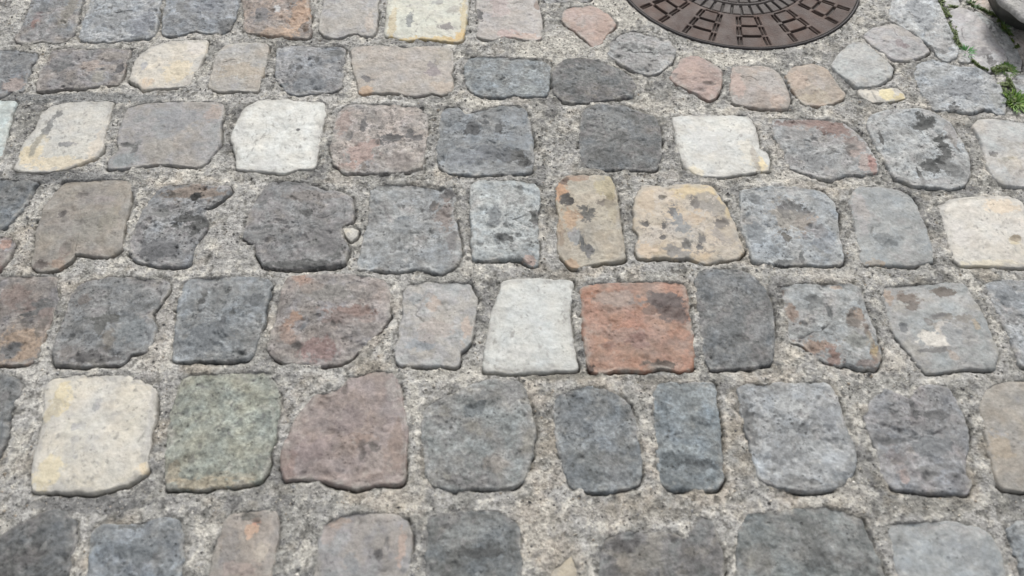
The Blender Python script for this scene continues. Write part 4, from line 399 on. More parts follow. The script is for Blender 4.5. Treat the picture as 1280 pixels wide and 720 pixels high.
def math_node(nt, op, a, b=None, clamp=False):
    n = node(nt, 'ShaderNodeMath', operation=op, use_clamp=clamp)
    for i, v in enumerate((a, b)):
        if v is None: continue
        if isinstance(v, (int, float)): n.inputs[i].default_value = v
        else: nt.links.new(v, n.inputs[i])
    return n.outputs[0]


def maprange(nt, v, a, b, c, d):
    n = node(nt, 'ShaderNodeMapRange', clamp=True)
    nt.links.new(v, n.inputs[0])
    for i, x in enumerate((a, b, c, d)): n.inputs[i + 1].default_value = x
    return n.outputs[0]


def tex_noise(nt, vec, scale, detail=4, rough=0.6):
    n = node(nt, 'ShaderNodeTexNoise'); n.inputs['Scale'].default_value = scale
    n.inputs['Detail'].default_value = detail; n.inputs['Roughness'].default_value = rough
    nt.links.new(vec, n.inputs['Vector'])
    return n.outputs['Fac']


def stone_material(name, grain, grain_scale, pits, bump, rough, fleck=0.0):
    m, nt, b = new_mat(name)
    tc = node(nt, 'ShaderNodeTexCoord'); oi = node(nt, 'ShaderNodeObjectInfo')
    off = node(nt, 'ShaderNodeVectorMath', operation='ADD')
    mul = math_node(nt, 'MULTIPLY', oi.outputs['Random'], 37.0)
    nt.links.new(tc.outputs['Object'], off.inputs[0]); nt.links.new(mul, off.inputs[1])
    v = off.outputs[0]
    at = node(nt, 'ShaderNodeAttribute', attribute_name='tint')
    fine = tex_noise(nt, v, grain_scale, 5, 0.72)
    mid = tex_noise(nt, v, 75, 4, 0.6)
    f1 = maprange(nt, fine, 0.30, 0.70, 1 - grain, 1 + grain)
    f2 = maprange(nt, mid, 0.25, 0.75, 1 - grain * 0.7, 1 + grain * 0.7)
    f = math_node(nt, 'MULTIPLY', f1, f2)
    vo = node(nt, 'ShaderNodeTexVoronoi'); vo.inputs['Scale'].default_value = 105
    nt.links.new(v, vo.inputs['Vector'])
    sel = maprange(nt, tex_noise(nt, v, 28, 2, 0.5), 0.47, 0.62, 0.0, 1.0)
    rr = math_node(nt, 'ADD', vo.outputs['Distance'], math_node(nt, 'MULTIPLY', math_node(nt, 'SUBTRACT', fine, 0.5), 0.5))
    pit = maprange(nt, rr, 0.14, 0.26, 1.0, 0.0)
    pit = math_node(nt, 'MULTIPLY', pit, sel)
    f = math_node(nt, 'MULTIPLY', f, math_node(nt, 'SUBTRACT', 1.0, math_node(nt, 'MULTIPLY', pit, pits)))
    if fleck > 0:
        fl = maprange(nt, tex_noise(nt, v, grain_scale * 1.6, 1, 0.5), 0.66, 0.74, 0.0, fleck)
        f = math_node(nt, 'ADD', f, fl)
    sa = node(nt, 'ShaderNodeAttribute', attribute_name='stain')
    brk = tex_noise(nt, v, 120, 6, 0.75)
    cov = math_node(nt, 'ADD', sa.outputs['Alpha'], math_node(nt, 'MULTIPLY', math_node(nt, 'SUBTRACT', brk, 0.5), 2.3))
    cov = math_node(nt, 'MULTIPLY', maprange(nt, cov, 0.36, 0.60, 0.0, 1.0), maprange(nt, sa.outputs['Alpha'], 0.02, 0.2, 0.0, 1.0))
    mix = node(nt, 'ShaderNodeMix', data_type='RGBA')
    rgba = [q for q in mix.inputs if q.type == 'RGBA']
    nt.links.new(cov, mix.inputs[0]); nt.links.new(at.outputs['Color'], rgba[0]); nt.links.new(sa.outputs['Color'], rgba[1])
    mx = node(nt, 'ShaderNodeVectorMath', operation='SCALE')
    nt.links.new([q for q in mix.outputs if q.type == 'RGBA'][0], mx.inputs[0]); nt.links.new(f, mx.inputs['Scale'])
    nt.links.new(mx.outputs[0], b.inputs['Base Color'])
    b.inputs['Roughness'].default_value = rough
    b.inputs['Specular IOR Level'].default_value = 0.42
    hgt = math_node(nt, 'ADD', math_node(nt, 'MULTIPLY', fine, 0.5), math_node(nt, 'MULTIPLY', mid, 0.9))
    hgt = math_node(nt, 'SUBTRACT', hgt, math_node(nt, 'MULTIPLY', pit, pits * 1.2))
    bp = node(nt, 'ShaderNodeBump'); bp.inputs['Strength'].default_value = bump; bp.inputs['Distance'].default_value = 0.0028
    nt.links.new(hgt, bp.inputs['Height']); nt.links.new(bp.outputs[0], b.inputs['Normal'])
    return m


MATS = {
    'grey':   stone_material('granite_mottled', 0.34, 190, 0.42, 0.9, 0.62, 0.12),
    'grainy': stone_material('granite_granular', 0.46, 180, 0.35, 1.0, 0.78, 0.25),
    'pitted': stone_material('basalt_pitted', 0.36, 180, 0.65, 1.0, 0.78, 0.10),
    'smooth': stone_material('sandstone_worn', 0.20, 200, 0.22, 0.75, 0.58, 0.03),
    'pale':   stone_material('limestone_pale', 0.12, 190, 0.20, 0.7, 0.58, 0.0),
    'red':    stone_material('porphyry_red', 0.26, 190, 0.26, 0.8, 0.60, 0.08),
}


def mortar_material():
    m, nt, b = new_mat('mortar')
    g = node(nt, 'ShaderNodeNewGeometry'); v = g.outputs['Position']
    at = node(nt, 'ShaderNodeAttribute', attribute_name='tint')
    fine = tex_noise(nt, v, 130, 5, 0.78)
    mid = tex_noise(nt, v, 45, 4, 0.65)
    f1 = maprange(nt, fine, 0.34, 0.66, 0.52, 1.40)
    f2 = maprange(nt, mid, 0.30, 0.70, 0.74, 1.22)
    f = math_node(nt, 'MULTIPLY', f1, f2)
    vo = node(nt, 'ShaderNodeTexVoronoi'); vo.inputs['Scale'].default_value = 170
    nt.links.new(v, vo.inputs['Vector'])
    peb = maprange(nt, vo.outputs['Distance'], 0.15, 0.42, 1.0, 0.0)
    rnd = node(nt, 'ShaderNodeSeparateColor'); nt.links.new(vo.outputs['Color'], rnd.inputs[0])
    pale = math_node(nt, 'MULTIPLY', peb, maprange(nt, rnd.outputs[0], 0.72, 0.95, 0.0, 0.45))
    dark = math_node(nt, 'MULTIPLY', peb, maprange(nt, rnd.outputs[1], 0.75, 0.95, 0.0, 0.45))
    f = math_node(nt, 'SUBTRACT', math_node(nt, 'ADD', f, pale), dark)
    mx = node(nt, 'ShaderNodeVectorMath', operation='SCALE')
    nt.links.new(at.outputs['Color'], mx.inputs[0]); nt.links.new(f, mx.inputs['Scale'])
    nt.links.new(mx.outputs[0], b.inputs['Base Color'])
    b.inputs['Roughness'].default_value = 0.9
    b.inputs['Specular IOR Level'].default_value = 0.2
    hgt = math_node(nt, 'ADD', fine, math_node(nt, 'MULTIPLY', peb, 0.35))
    hgt = math_node(nt, 'ADD', hgt, mid)
    bp = node(nt, 'ShaderNodeBump'); bp.inputs['Strength'].default_value = 0.9; bp.inputs['Distance'].default_value = 0.0045
    nt.links.new(hgt, bp.inputs['Height']); nt.links.new(bp.outputs[0], b.inputs['Normal'])
    return m


def iron_material(name):
    m, nt, b = new_mat(name)
    g = node(nt, 'ShaderNodeNewGeometry'); v = g.outputs['Position']
    at = node(nt, 'ShaderNodeAttribute', attribute_name='tint')
    n1 = tex_noise(nt, v, 230, 5, 0.7); n2 = tex_noise(nt, v, 32, 4, 0.6)
    f = math_node(nt, 'MULTIPLY', maprange(nt, n1, 0.3, 0.7, 0.82, 1.18), maprange(nt, n2, 0.3, 0.7, 0.82, 1.16))
    mx = node(nt, 'ShaderNodeVectorMath', operation='SCALE')
    nt.links.new(at.outputs['Color'], mx.inputs[0]); nt.links.new(f, mx.inputs['Scale'])
    nt.links.new(mx.outputs[0], b.inputs['Base Color'])
    b.inputs['Metallic'].default_value = 0.1
    nt.links.new(maprange(nt, n2, 0.3, 0.7, 0.56, 0.78), b.inputs['Roughness'])
    bp = node(nt, 'ShaderNodeBump'); bp.inputs['Strength'].default_value = 0.7; bp.inputs['Distance'].default_value = 0.0018
    nt.links.new(n1, bp.inputs['Height']); nt.links.new(bp.outputs[0], b.inputs['Normal'])
    return m


def leaf_material(name):
    m, nt, b = new_mat(name)
    at = node(nt, 'ShaderNodeAttribute', attribute_name='tint')
    nt.links.new(at.outputs['Color'], b.inputs['Base Color'])
    b.inputs['Roughness'].default_value = 0.55
    b.inputs['Subsurface Weight'].default_value = 0.0
    b.inputs['Transmission Weight'].default_value = 0.0
    return m


MORTAR = mortar_material(); IRON = iron_material('cast_iron'); LEAF = leaf_material('grass_blades'); MOSSMAT = leaf_material('moss_leaves')

# ------------------------------------------------------------------ outlines
def smooth_outline(pts, n=120):
    p = np.asarray(pts, float)
    a = 0.5 * np.sum(p[:, 0] * np.roll(p[:, 1], -1) - np.roll(p[:, 0], -1) * p[:, 1])
    if a < 0: p = p[::-1]
    m = len(p); out = []
    for i in range(m):
        p0, p1, p2, p3 = p[i - 1], p[i], p[(i + 1) % m], p[(i + 2) % m]
        for t in np.linspace(0, 1, 24, endpoint=False):
            cr = 0.5 * ((2 * p1) + (p2 - p0) * t + (2 * p0 - 5 * p1 + 4 * p2 - p3) * t * t + (3 * p1 - p0 - 3 * p2 + p3) * t ** 3)
            li = p1 * (1 - t) + p2 * t
            out.append(0.38 * cr + 0.62 * li)
    out = np.array(out)
    d = np.r_[0, np.cumsum(np.hypot(*(np.roll(out, -1, 0) - out).T))]
    s = np.linspace(0, d[-1], n, endpoint=False)
    cl = np.vstack([out, out[:1]])
    return np.c_[np.interp(s, d, cl[:, 0]), np.interp(s, d, cl[:, 1])]


def seg_distance(px, py, poly):
    """distance and outward direction to a closed outline, and an inside mask"""
    a = poly; b = np.roll(poly, -1, 0); ab = b - a
    L2 = (ab ** 2).sum(1) + 1e-9
    qx = px[:, None] - a[None, :, 0]; qy = py[:, None] - a[None, :, 1]
    t = np.clip((qx * ab[None, :, 0] + qy * ab[None, :, 1]) / L2[None], 0, 1)
    dx = qx - t * ab[None, :, 0]; dy = qy - t * ab[None, :, 1]
    d2 = dx * dx + dy * dy
    k = d2.argmin(1); r = np.arange(len(px))
    d = np.sqrt(d2[r, k])
    ay = a[None, :, 1]; by = b[None, :, 1]
    cross = ((ay > py[:, None]) != (by > py[:, None])) & (px[:, None] < ab[None, :, 0] * (py[:, None] - ay) / (by - ay + 1e-12) + a[None, :, 0])
    inside = cross.sum(1) % 2 == 1
    nrm = np.c_[ab[:, 1], -ab[:, 0]] / np.sqrt(L2)[:, None]
    return d, nrm[k], inside


# ------------------------------------------------------------------ one sett
def blend(c, x, y, blobs, seed):
    """wide patches of another colour (x, y in mm)"""
    rag = fbm(x / 9.0, y / 9.0, seed + 13, 4, 0.7)
    for bx, by, rx, ry, rgb, a in blobs:
        q = np.hypot((x - bx) / rx, (y - by) / ry) + rag * 0.5
        w = np.clip((1.22 - q) / 0.5, 0, 1)
        w = (w * w * (3 - 2 * w) * a)[:, None]
        c = c * (1 - w) + np.asarray(rgb, float)[None] * w
    return c


def stain_layer(c, x, y, blobs, seed):
    """colour and coverage of the stains and mineral patches; the material breaks their rims up finely"""
    wx = fbm(x / 12.0, y / 12.0, seed + 5, 3); wy = fbm(x / 12.0, y / 12.0, seed + 9, 3)
    rag = fbm(x / 9.0, y / 9.0, seed + 13, 3, 0.6)
    A = np.zeros(len(x))
    for bx, by, rx, ry, rgb, a in blobs:
        amp = 0.40 * min(rx, ry) + 1.5
        q = np.hypot((x - bx + wx * amp) / rx, (y - by + wy * amp) / ry) + rag * 0.4
        w2 = np.clip((1.75 - q) / 0.25, 0, 1)[:, None] * min(1.0, abs(a) * 1.08)
        c = c * (1 - w2) + np.asarray(rgb, float)[None] * w2
        A = np.maximum(A, np.clip(1.5 - q, 0, 1 if a > 0 else 0.33))      # below zero: broken up into flecks
    return c, A


def make_sett(i, pts, rgb, rgb2, kind, label, blobs, name, cat, group, height=None):
    rng = random.Random(100 + i)
    small = max(np.ptp(np.array(pts), axis=0)) < 100
    N = 96 if small else 208
    o = smooth_outline(pts, N)
    per = np.hypot(*(np.roll(o, -1, 0) - o).T).sum()
    nrm = np.roll(o, -1, 0) - np.roll(o, 1, 0)
    nrm = np.c_[nrm[:, 1], -nrm[:, 0]] / np.hypot(*nrm.T)[:, None]
    chip = fbm(o[:, 0] / 9.0, o[:, 1] / 9.0, 300 + i, 4, 0.6)
    chip2 = fbm(o[:, 0] / 22.0, o[:, 1] / 22.0, 350 + i, 2)
    o = o + nrm * ((1.0 if small else 3.2) + chip * (1.2 if small else 2.3) + chip2 * (0.8 if small else 2.2))[:, None]
    c = o.mean(0)
    ts = np.r_[np.linspace(0, 0.80, 15 if small else 30)[1:], np.linspace(0.80, 1.0, 17)[1:]]
    rad = np.hypot(*(o - c).T)
    X = [c[None, 0]]; Y = [c[None, 1]]; T = [np.zeros(1)]; D = [np.array([rad.min()])]
    for t in ts:
        q = c + (o - c) * t
        X.append(q[:, 0]); Y.append(q[:, 1]); T.append(np.full(N, t)); D.append((1 - t) * rad * 0.86)
    x = np.concatenate(X); y = np.concatenate(Y); t = np.concatenate(T); d = np.concatenate(D)
    top = height if height is not None else (rng.uniform(1.0, 2.2) if small else rng.uniform(2.2, 4.2))
    rnd = (3.0 if small else 4.2) * (1 + 0.6 * fbm(x / 25, y / 25, 40 + i, 2))
    e = np.clip(1 - d / rnd, 0, 1)
    z = -5 + (top + 5) * np.sqrt(np.clip(1 - e * e, 0, 1))
    z += (1.5 if small else rng.uniform(1.5, 4.5)) * (1 - t * t)
    tx, ty = rng.uniform(-.018, .018), rng.uniform(-.018, .018)
    z += (x - c[0]) * tx + (y - c[1]) * ty
    inner = np.clip(d / 8.0, 0, 1)
    rough = {'pale': 0.6, 'smooth': 0.7, 'grey': 1.25, 'grainy': 1.0, 'pitted': 1.6, 'red': 0.9}[kind]
    z += fbm(x / 45, y / 45, 60 + i, 4) * 4.6 * rough * inner
    z += fbm(x / 9, y / 9, 80 + i, 3) * 1.25 * rough * (0.4 + 0.6 * inner)
    cav = np.clip(fbm(x / 16, y / 16, 700 + i, 3) - 0.32, 0, 1)
    z -= cav * 11 * (rough - 0.35) * inner
    # colour
    m = np.clip(0.5 + 0.9 * fbm(x / 40, y / 40, 500 + i, 4), 0, 1)[:, None]
    c3 = np.asarray(rgb, float)[None] * (1 - m) + np.asarray(rgb2, float)[None] * m
    ca = {'pale': 0.045, 'smooth': 0.085, 'grey': 0.15, 'grainy': 0.15, 'pitted': 0.15, 'red': 0.11}[kind]
    lev = {'pale': 0.975, 'smooth': 1.02, 'grey': 1.03, 'grainy': 1.03 if sum(rgb) < 415 else 0.97, 'pitted': 1.10, 'red': 1.04}[kind]
    hue = fbm(x / 28, y / 28, 580 + i, 4, 0.6)[:, None] * np.array([[7.0, 0.5, -7.0]])
    c3 = c3 * lev + hue * (0.6 if kind == 'pale' else 1.0)
    v = 1 + ca * fbm(x / 22, y / 22, 520 + i, 2) + ca * 1.1 * fbm(x / 8, y / 8, 530 + i, 3, 0.7)
    c3 = c3 * v[:, None]
    # weathered dirty pits that belong to the stone
    if kind in ('grey', 'pitted', 'grainy'):
        w = np.clip((fbm(x / 11, y / 11, 540 + i, 4, 0.6) - 0.36) / 0.16, 0, 1)[:, None] * 0.5
        c3 = c3 * (1 - w) + np.array([[84, 83, 84]]) * w
    # worn paler flecks of mortar smeared over the stone
    w = np.clip((fbm(x / 13, y / 13, 560 + i, 4, 0.6) - 0.34) / 0.2, 0, 1)[:, None] * (0.30 if kind != 'pale' else 0.1)
    c3 = c3 * (1 - w) + np.array([[186, 182, 175]]) * w
    if kind == 'pale':                              # traffic grime on the light stones
        w = np.clip((fbm(x / 30, y / 30, 590 + i, 5, 0.65) - 0.02) / 0.35, 0, 1)[:, None] * 0.26
        c3 = c3 * (1 - w) + np.array([[168, 165, 158]]) * w
        w = np.clip((fbm(x / 7, y / 12, 595 + i, 3, 0.6) - 0.40) / 0.14, 0, 1)[:, None] * 0.5
        c3 = c3 * (1 - w) + np.array([[128, 126, 122]]) * w
        w = np.clip(1 - d / 16, 0, 1) * np.clip(fbm(x / 20, y / 20, 599 + i, 4) + 0.45, 0, 1)
        c3 = c3 * (1 - w[:, None] * 0.45) + np.array([[142, 138, 130]]) * w[:, None] * 0.45
    # hairline cracks through some of the stones
    if kind in ('grey', 'pitted', 'red', 'smooth') and not small:
        for q in range(rng.choice((0, 0, 0, 1))):
            an = rng.uniform(0, math.pi); off = rng.uniform(-45, 45)
            lx_ = (x - c[0]) * math.cos(an) + (y - c[1]) * math.sin(an); ly_ = -(x - c[0]) * math.sin(an) + (y - c[1]) * math.cos(an)
            s0 = rng.uniform(-40, 40); L = rng.uniform(14, 34)
            cr = np.exp(-((ly_ - off + fbm(lx_ / 18, lx_ * 0 + q, 640 + i, 4) * 10) / 1.2) ** 2) * np.clip((L - np.abs(lx_ - s0)) / 6, 0, 1)
            z -= cr * 2.0
            c3 = c3 * (1 - 0.40 * cr[:, None]) + np.array([[72, 70, 70]]) * 0.40 * cr[:, None]
    st, sa = stain_layer(c3, x, y, blobs, 900 + i)
    # mortar slurry left dried along the rim
    slur = np.clip((fbm(x / 17, y / 17, 610 + i, 4, 0.6) + 0.10) / 0.35, 0, 1) * np.clip(1.25 - d / (6 + 9 * np.clip(fbm(x / 30, y / 30, 620 + i, 2) + .4, 0, 1)), 0, 1)
    slur = (slur * (0.45 + 0.35 * np.clip(fbm(x / 4, y / 4, 630 + i, 2) + .5, 0, 1)))[:, None]
    c3 = c3 * (1 - slur) + np.array([[160, 157, 151]]) * slur
    st = st * (1 - slur) + np.array([[160, 157, 151]]) * slur
    stain = np.c_[lin(st), sa]; stain = np.vstack([stain, np.tile(stain[-N:], (3, 1))])
    # explicit dark gouges are hollows too
    for bx, by, rx, ry, brgb, a in blobs:
        if sum(brgb) < 330 and a > 0.55 and max(rx, ry) < 24:
            q = np.hypot((x - bx) / rx, (y - by) / ry)
            z -= 2.4 * np.exp(-q * q * 1.3) * inner
    # skirt below the mortar
    fx, fy, fz, fc = [x], [y], [z], [c3]
    lx, ly, lz, lc = x[-N:], y[-N:], z[-N:], c3[-N:]
    for k, (dz, grow) in enumerate(((6, 0.6), (18, -1), (60, -8))):
        fx.append(lx + nrm[:, 0] * grow); fy.append(ly + nrm[:, 1] * grow); fz.append(lz - dz); fc.append(lc)
    x = np.concatenate(fx); y = np.concatenate(fy); z = np.concatenate(fz); c3 = np.concatenate(fc)
    rings = len(ts) + 3
    j = np.arange(N); j2 = (j + 1) % N
    tris = np.c_[np.zeros(N, int), 1 + j, 1 + j2]
    quads = np.vstack([np.c_[1 + q * N + j, 1 + (q + 1) * N + j, 1 + (q + 1) * N + j2, 1 + q * N + j2] for q in range(rings - 1)])
    V = np.c_[x - c[0], y - c[1], z] / 1000.0
    me = mesh_quads(name, V, quads, tris, lin(c3), stain)
    ob = link(name, me, MATS[kind], (c[0] / 1000, c[1] / 1000, 0))
    tag(ob, label, cat, group)
    return o


random.seed(7)
OUTLINES = []
for i, (pts, rgb, rgb2, kind, label, blobs, name, cat) in enumerate(SETTS):
    OUTLINES.append(make_sett(i, pts, rgb, rgb2, kind, label, blobs, name, cat, GROUPS[name]))

# ------------------------------------------------------------------ ground: mortar sheet, detailed where it is seen
def build_ground():
    x0, x1, y0, y1, st = -1450, 1450, 180, 1900, 2.5
    gx = np.arange(x0, x1 + 0.1, st); gy = np.arange(y0, y1 + 0.1, st)
    nx, ny = len(gx), len(gy)
    XX, YY = np.meshgrid(gx, gy)
    dist = np.full(XX.shape, 1e3); nyv = np.zeros(XX.shape); nxv = np.zeros(XX.shape); ins = np.zeros(XX.shape)
    for o in OUTLINES:
        lo = o.min(0) - 32; hi = o.max(0) + 32
        a = np.searchsorted(gx, lo[0]); b = np.searchsorted(gx, hi[0]); c = np.searchsorted(gy, lo[1]); e = np.searchsorted(gy, hi[1])
        if b <= a or e <= c: continue
        sub = np.s_[c:e, a:b]
        d, n, inside = seg_distance(XX[sub].ravel(), YY[sub].ravel(), o)
        d = d.reshape(XX[sub].shape); n = n.reshape(XX[sub].shape + (2,)); inside = inside.reshape(d.shape)
        sd = np.where(inside, -d, d)
        upd = sd < dist[sub]
        dist[sub] = np.where(upd, sd, dist[sub]); nyv[sub] = np.where(upd, n[..., 1], nyv[sub]); nxv[sub] = np.where(upd, n[..., 0], nxv[sub])
    x = XX.ravel(); y = YY.ravel(); d = dist.ravel(); n = nyv.ravel(); n2 = nxv.ravel()
    z = 1.3 + fbm(x / 60, y / 60, 1, 3) * 3.0 + fbm(x / 16, y / 16, 2, 4, 0.6) * 3.4 + fbm(x / 5.5, y / 5.5, 3, 2) * 1.1
    # the joint opens mostly along each sett's near side, to hold a line of shade
    open_ = 0.04 + 0.95 * np.clip(-n, 0, 1) + 0.38 * np.clip(n2, 0, 1)
    open_ *= np.clip(0.62 + 2.0 * fbm(x / 34, y / 34, 21, 4, 0.6), 0.0, 1.6)
    z += 2.6 * np.clip(n, 0, 1) * np.exp(-(d / 16.0) ** 2)
    z += 4.2 * np.clip(fbm(x / 24, y / 24, 23, 3) - 0.05, 0, 1) * np.exp(-(np.clip(d, 0, None) / 12.0) ** 2)
    g = np.exp(-(np.clip(d, 0, None) / 2.6) ** 2)
    z -= open_ * 13 * g
    z = np.where(d < -4, z - np.clip(-d - 4, 0, 12) * 2.0, z)
    dm = np.hypot(x - MANHOLE[0], y - MANHOLE[1]) - MANHOLE[2]
    z = np.where(dm < 14, z * np.clip(dm / 14, 0.25, 1), z)
    z = np.where(dm < 1, -22, z)
    ed = np.minimum(np.minimum(x - x0, x1 - x), np.minimum(y - y0, y1 - y))
    z *= np.clip(ed / 60, 0, 1)
    m = np.clip(0.5 + 1.0 * fbm(x / 70, y / 70, 31, 4), 0, 1)[:, None]
    c = np.array([[156, 155, 152]]) * (1 - m) + np.array([[193, 191, 186]]) * m
    m2 = np.clip((fbm(x / 30, y / 42, 33, 5, 0.65) - 0.10) / 0.16, 0, 1)[:, None] * 0.62
    c = c * (1 - m2) + np.array([[212, 208, 198]]) * m2
    m3 = np.clip((fbm(x / 34, y / 34, 35, 5, 0.65) - 0.12) / 0.18, 0, 1)[:, None] * 0.46
    c = c * (1 - m3) + np.array([[112, 112, 111]]) * m3
    m4 = np.clip((fbm(x / 60, y / 60, 37, 4, 0.6) - 0.12) / 0.3, 0, 1)[:, None] * np.clip(0.65 - (y[:, None] - 300) / 2600, 0.1, 0.6)
    c = c * (1 - m4) + np.array([[182, 168, 150]]) * m4
    m5 = np.clip((fbm(x / 10, y / 15, 39, 3, 0.65) - 0.30) / 0.12, 0, 1)[:, None] * 0.5
    c = c * (1 - m5) + np.array([[92, 90, 88]]) * m5
    m6 = np.clip((fbm(x / 11, y / 15, 41, 3, 0.65) - 0.30) / 0.12, 0, 1)[:, None] * 0.55
    c = c * (1 - m6) + np.array([[222, 218, 208]]) * m6
    z -= m5[:, 0] * 2.4; z += m6[:, 0] * 1.2
    # black grime in the open joints, with their shade painted in
    w = (np.clip(open_, 0, 1.2) * np.exp(-(np.clip(d, 0, None) / 3.2) ** 2) * 0.72)[:, None]
    w = np.clip(w, 0, 0.85)
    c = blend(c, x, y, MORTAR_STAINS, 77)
    c = c * (1 - w) + np.array([[66, 65, 64]]) * w
    V = np.c_[x, y, z] / 1000
    idx = np.arange(nx * ny).reshape(ny, nx)
    F = np.stack([idx[:-1, :-1], idx[:-1, 1:], idx[1:, 1:], idx[1:, :-1]], -1).reshape(-1, 4)
    # outer part of the same sheet, out to the horizon
    big = 250.0
    cor = [(-big, -big), (x0 / 1000, -big), (x1 / 1000, -big), (big, -big), (-big, y0 / 1000), (big, y0 / 1000), (-big, y1 / 1000), (big, y1 / 1000),
           (-big, big), (x0 / 1000, big), (x1 / 1000, big), (big, big)]
    base = len(V)
    V = np.vstack([V, [(a, b, 0) for a, b in cor]])
    c = np.vstack([c, np.tile([[165, 162, 156]], (len(cor), 1))])
    q = [base + k for k in range(12)]; a, b, e, f = idx[0, 0], idx[0, -1], idx[-1, 0], idx[-1, -1]
    extra = [[q[0], q[1], a, q[4]], [q[1], q[2], b, a], [q[2], q[3], q[5], b], [q[4], a, e, q[6]], [b, q[5], q[7], f], [q[6], e, q[9], q[8]], [e, f, q[10], q[9]], [f, q[7], q[11], q[10]]]
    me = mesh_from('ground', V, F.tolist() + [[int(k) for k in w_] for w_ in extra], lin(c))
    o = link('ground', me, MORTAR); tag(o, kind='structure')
    # loose sand and grit lying on the joints
    rg = np.random.default_rng(3); n_ = 16000
    k = rg.integers(0, nx * ny, n_ * 5)
    ok = (d[k] > 3.5) & (dm[k] > 4) & (fbm(x[k] / 40, y[k] / 40, 51, 3) + rg.random(len(k)) * 0.7 > 0.22) & (np.abs(x[k]) < 1350) & (y[k] < 1750)
    k = k[ok][:n_]; n_ = len(k)
    size = np.clip(rg.lognormal(0.25, 0.45, n_), 0.7, 4.2)
    octa = np.array([[1, 0, 0], [0, 1, 0], [-1, 0, 0], [0, -1, 0], [0, 0, 0.8], [0, 0, -0.8]], float)
    P_ = octa[None] * (size[:, None, None] * rg.uniform(0.6, 1.3, (n_, 6, 1)))
    an = rg.uniform(0, 6.28, n_); ca, sa = np.cos(an)[:, None], np.sin(an)[:, None]
    P_ = np.stack([P_[..., 0] * ca - P_[..., 1] * sa * 0.8, P_[..., 0] * sa + P_[..., 1] * ca * 0.8, P_[..., 2]], -1)
    P_ += np.stack([x[k] + rg.uniform(-1.2, 1.2, n_), y[k] + rg.uniform(-1.2, 1.2, n_), z[k] + size * 0.25], -1)[:, None]
    tri = np.array([[0, 1, 4], [1, 2, 4], [2, 3, 4], [3, 0, 4], [1, 0, 5], [2, 1, 5], [3, 2, 5], [0, 3, 5]])
    T_ = (tri[None] + 6 * np.arange(n_)[:, None, None]).reshape(-1, 3)
    pal = np.array([[214, 208, 196], [196, 188, 174], [150, 148, 144], [118, 116, 114], [92, 90, 88], [176, 160, 142], [166, 166, 166], [228, 224, 216]], float)
    cc = np.repeat(pal[rg.integers(0, len(pal), n_)] * rg.uniform(0.85, 1.08, (n_, 1)), 6, 0)
    o = link('grit', mesh_from('grit', P_.reshape(-1, 3) / 1000, T_, lin(cc), smooth=False), MATS['smooth']); tag(o, kind='stuff')


build_ground()

# ------------------------------------------------------------------ manhole cover
def polar_disc(name, radii, nth, hfun, cfun, parent, rim_drop, centre=True):
    th = np.linspace(0, 2 * math.pi, nth, endpoint=False)
    RR, TT = np.meshgrid(radii, th, indexing='ij')
    h = hfun(RR, TT); c = cfun(RR, TT, h)
    V = np.c_[(RR * np.cos(TT)).ravel(), (RR * np.sin(TT)).ravel(), h.ravel()]
    C = c.reshape(-1, 3)
    n = len(radii)
    idx = np.arange(n * nth).reshape(n, nth); nxt = np.roll(idx, -1, 1)
    F = np.stack([idx[:-1], idx[1:], nxt[1:], nxt[:-1]], -1).reshape(-1, 4).tolist()
    if centre:
        V = np.vstack([V, [[0, 0, h[0].mean()]]]); C = np.vstack([C, C[:1]])
        F += [[len(V) - 1, int(a), int(b)] for a, b in zip(idx[0], nxt[0])]
    # outer wall down
    low = V[idx[-1]].copy(); low[:, 2] -= rim_drop
    b0 = len(V); V = np.vstack([V, low]); C = np.vstack([C, C[idx[-1]]])
    F += [[int(a), b0 + k, b0 + (k + 1) % nth, int(b)] for k, (a, b) in enumerate(zip(idx[-1], nxt[-1]))]
    if not centre:
        low = V[idx[0]].copy(); low[:, 2] -= rim_drop
        b0 = len(V); V = np.vstack([V, low]); C = np.vstack([C, C[idx[0]]])
        F += [[int(b), b0 + (k + 1) % nth, b0 + k, int(a)] for k, (a, b) in enumerate(zip(idx[0], nxt[0]))]
    me = mesh_from(name, V / 1000.0, F, lin(C))
    return link(name, me, IRON, parent=parent)


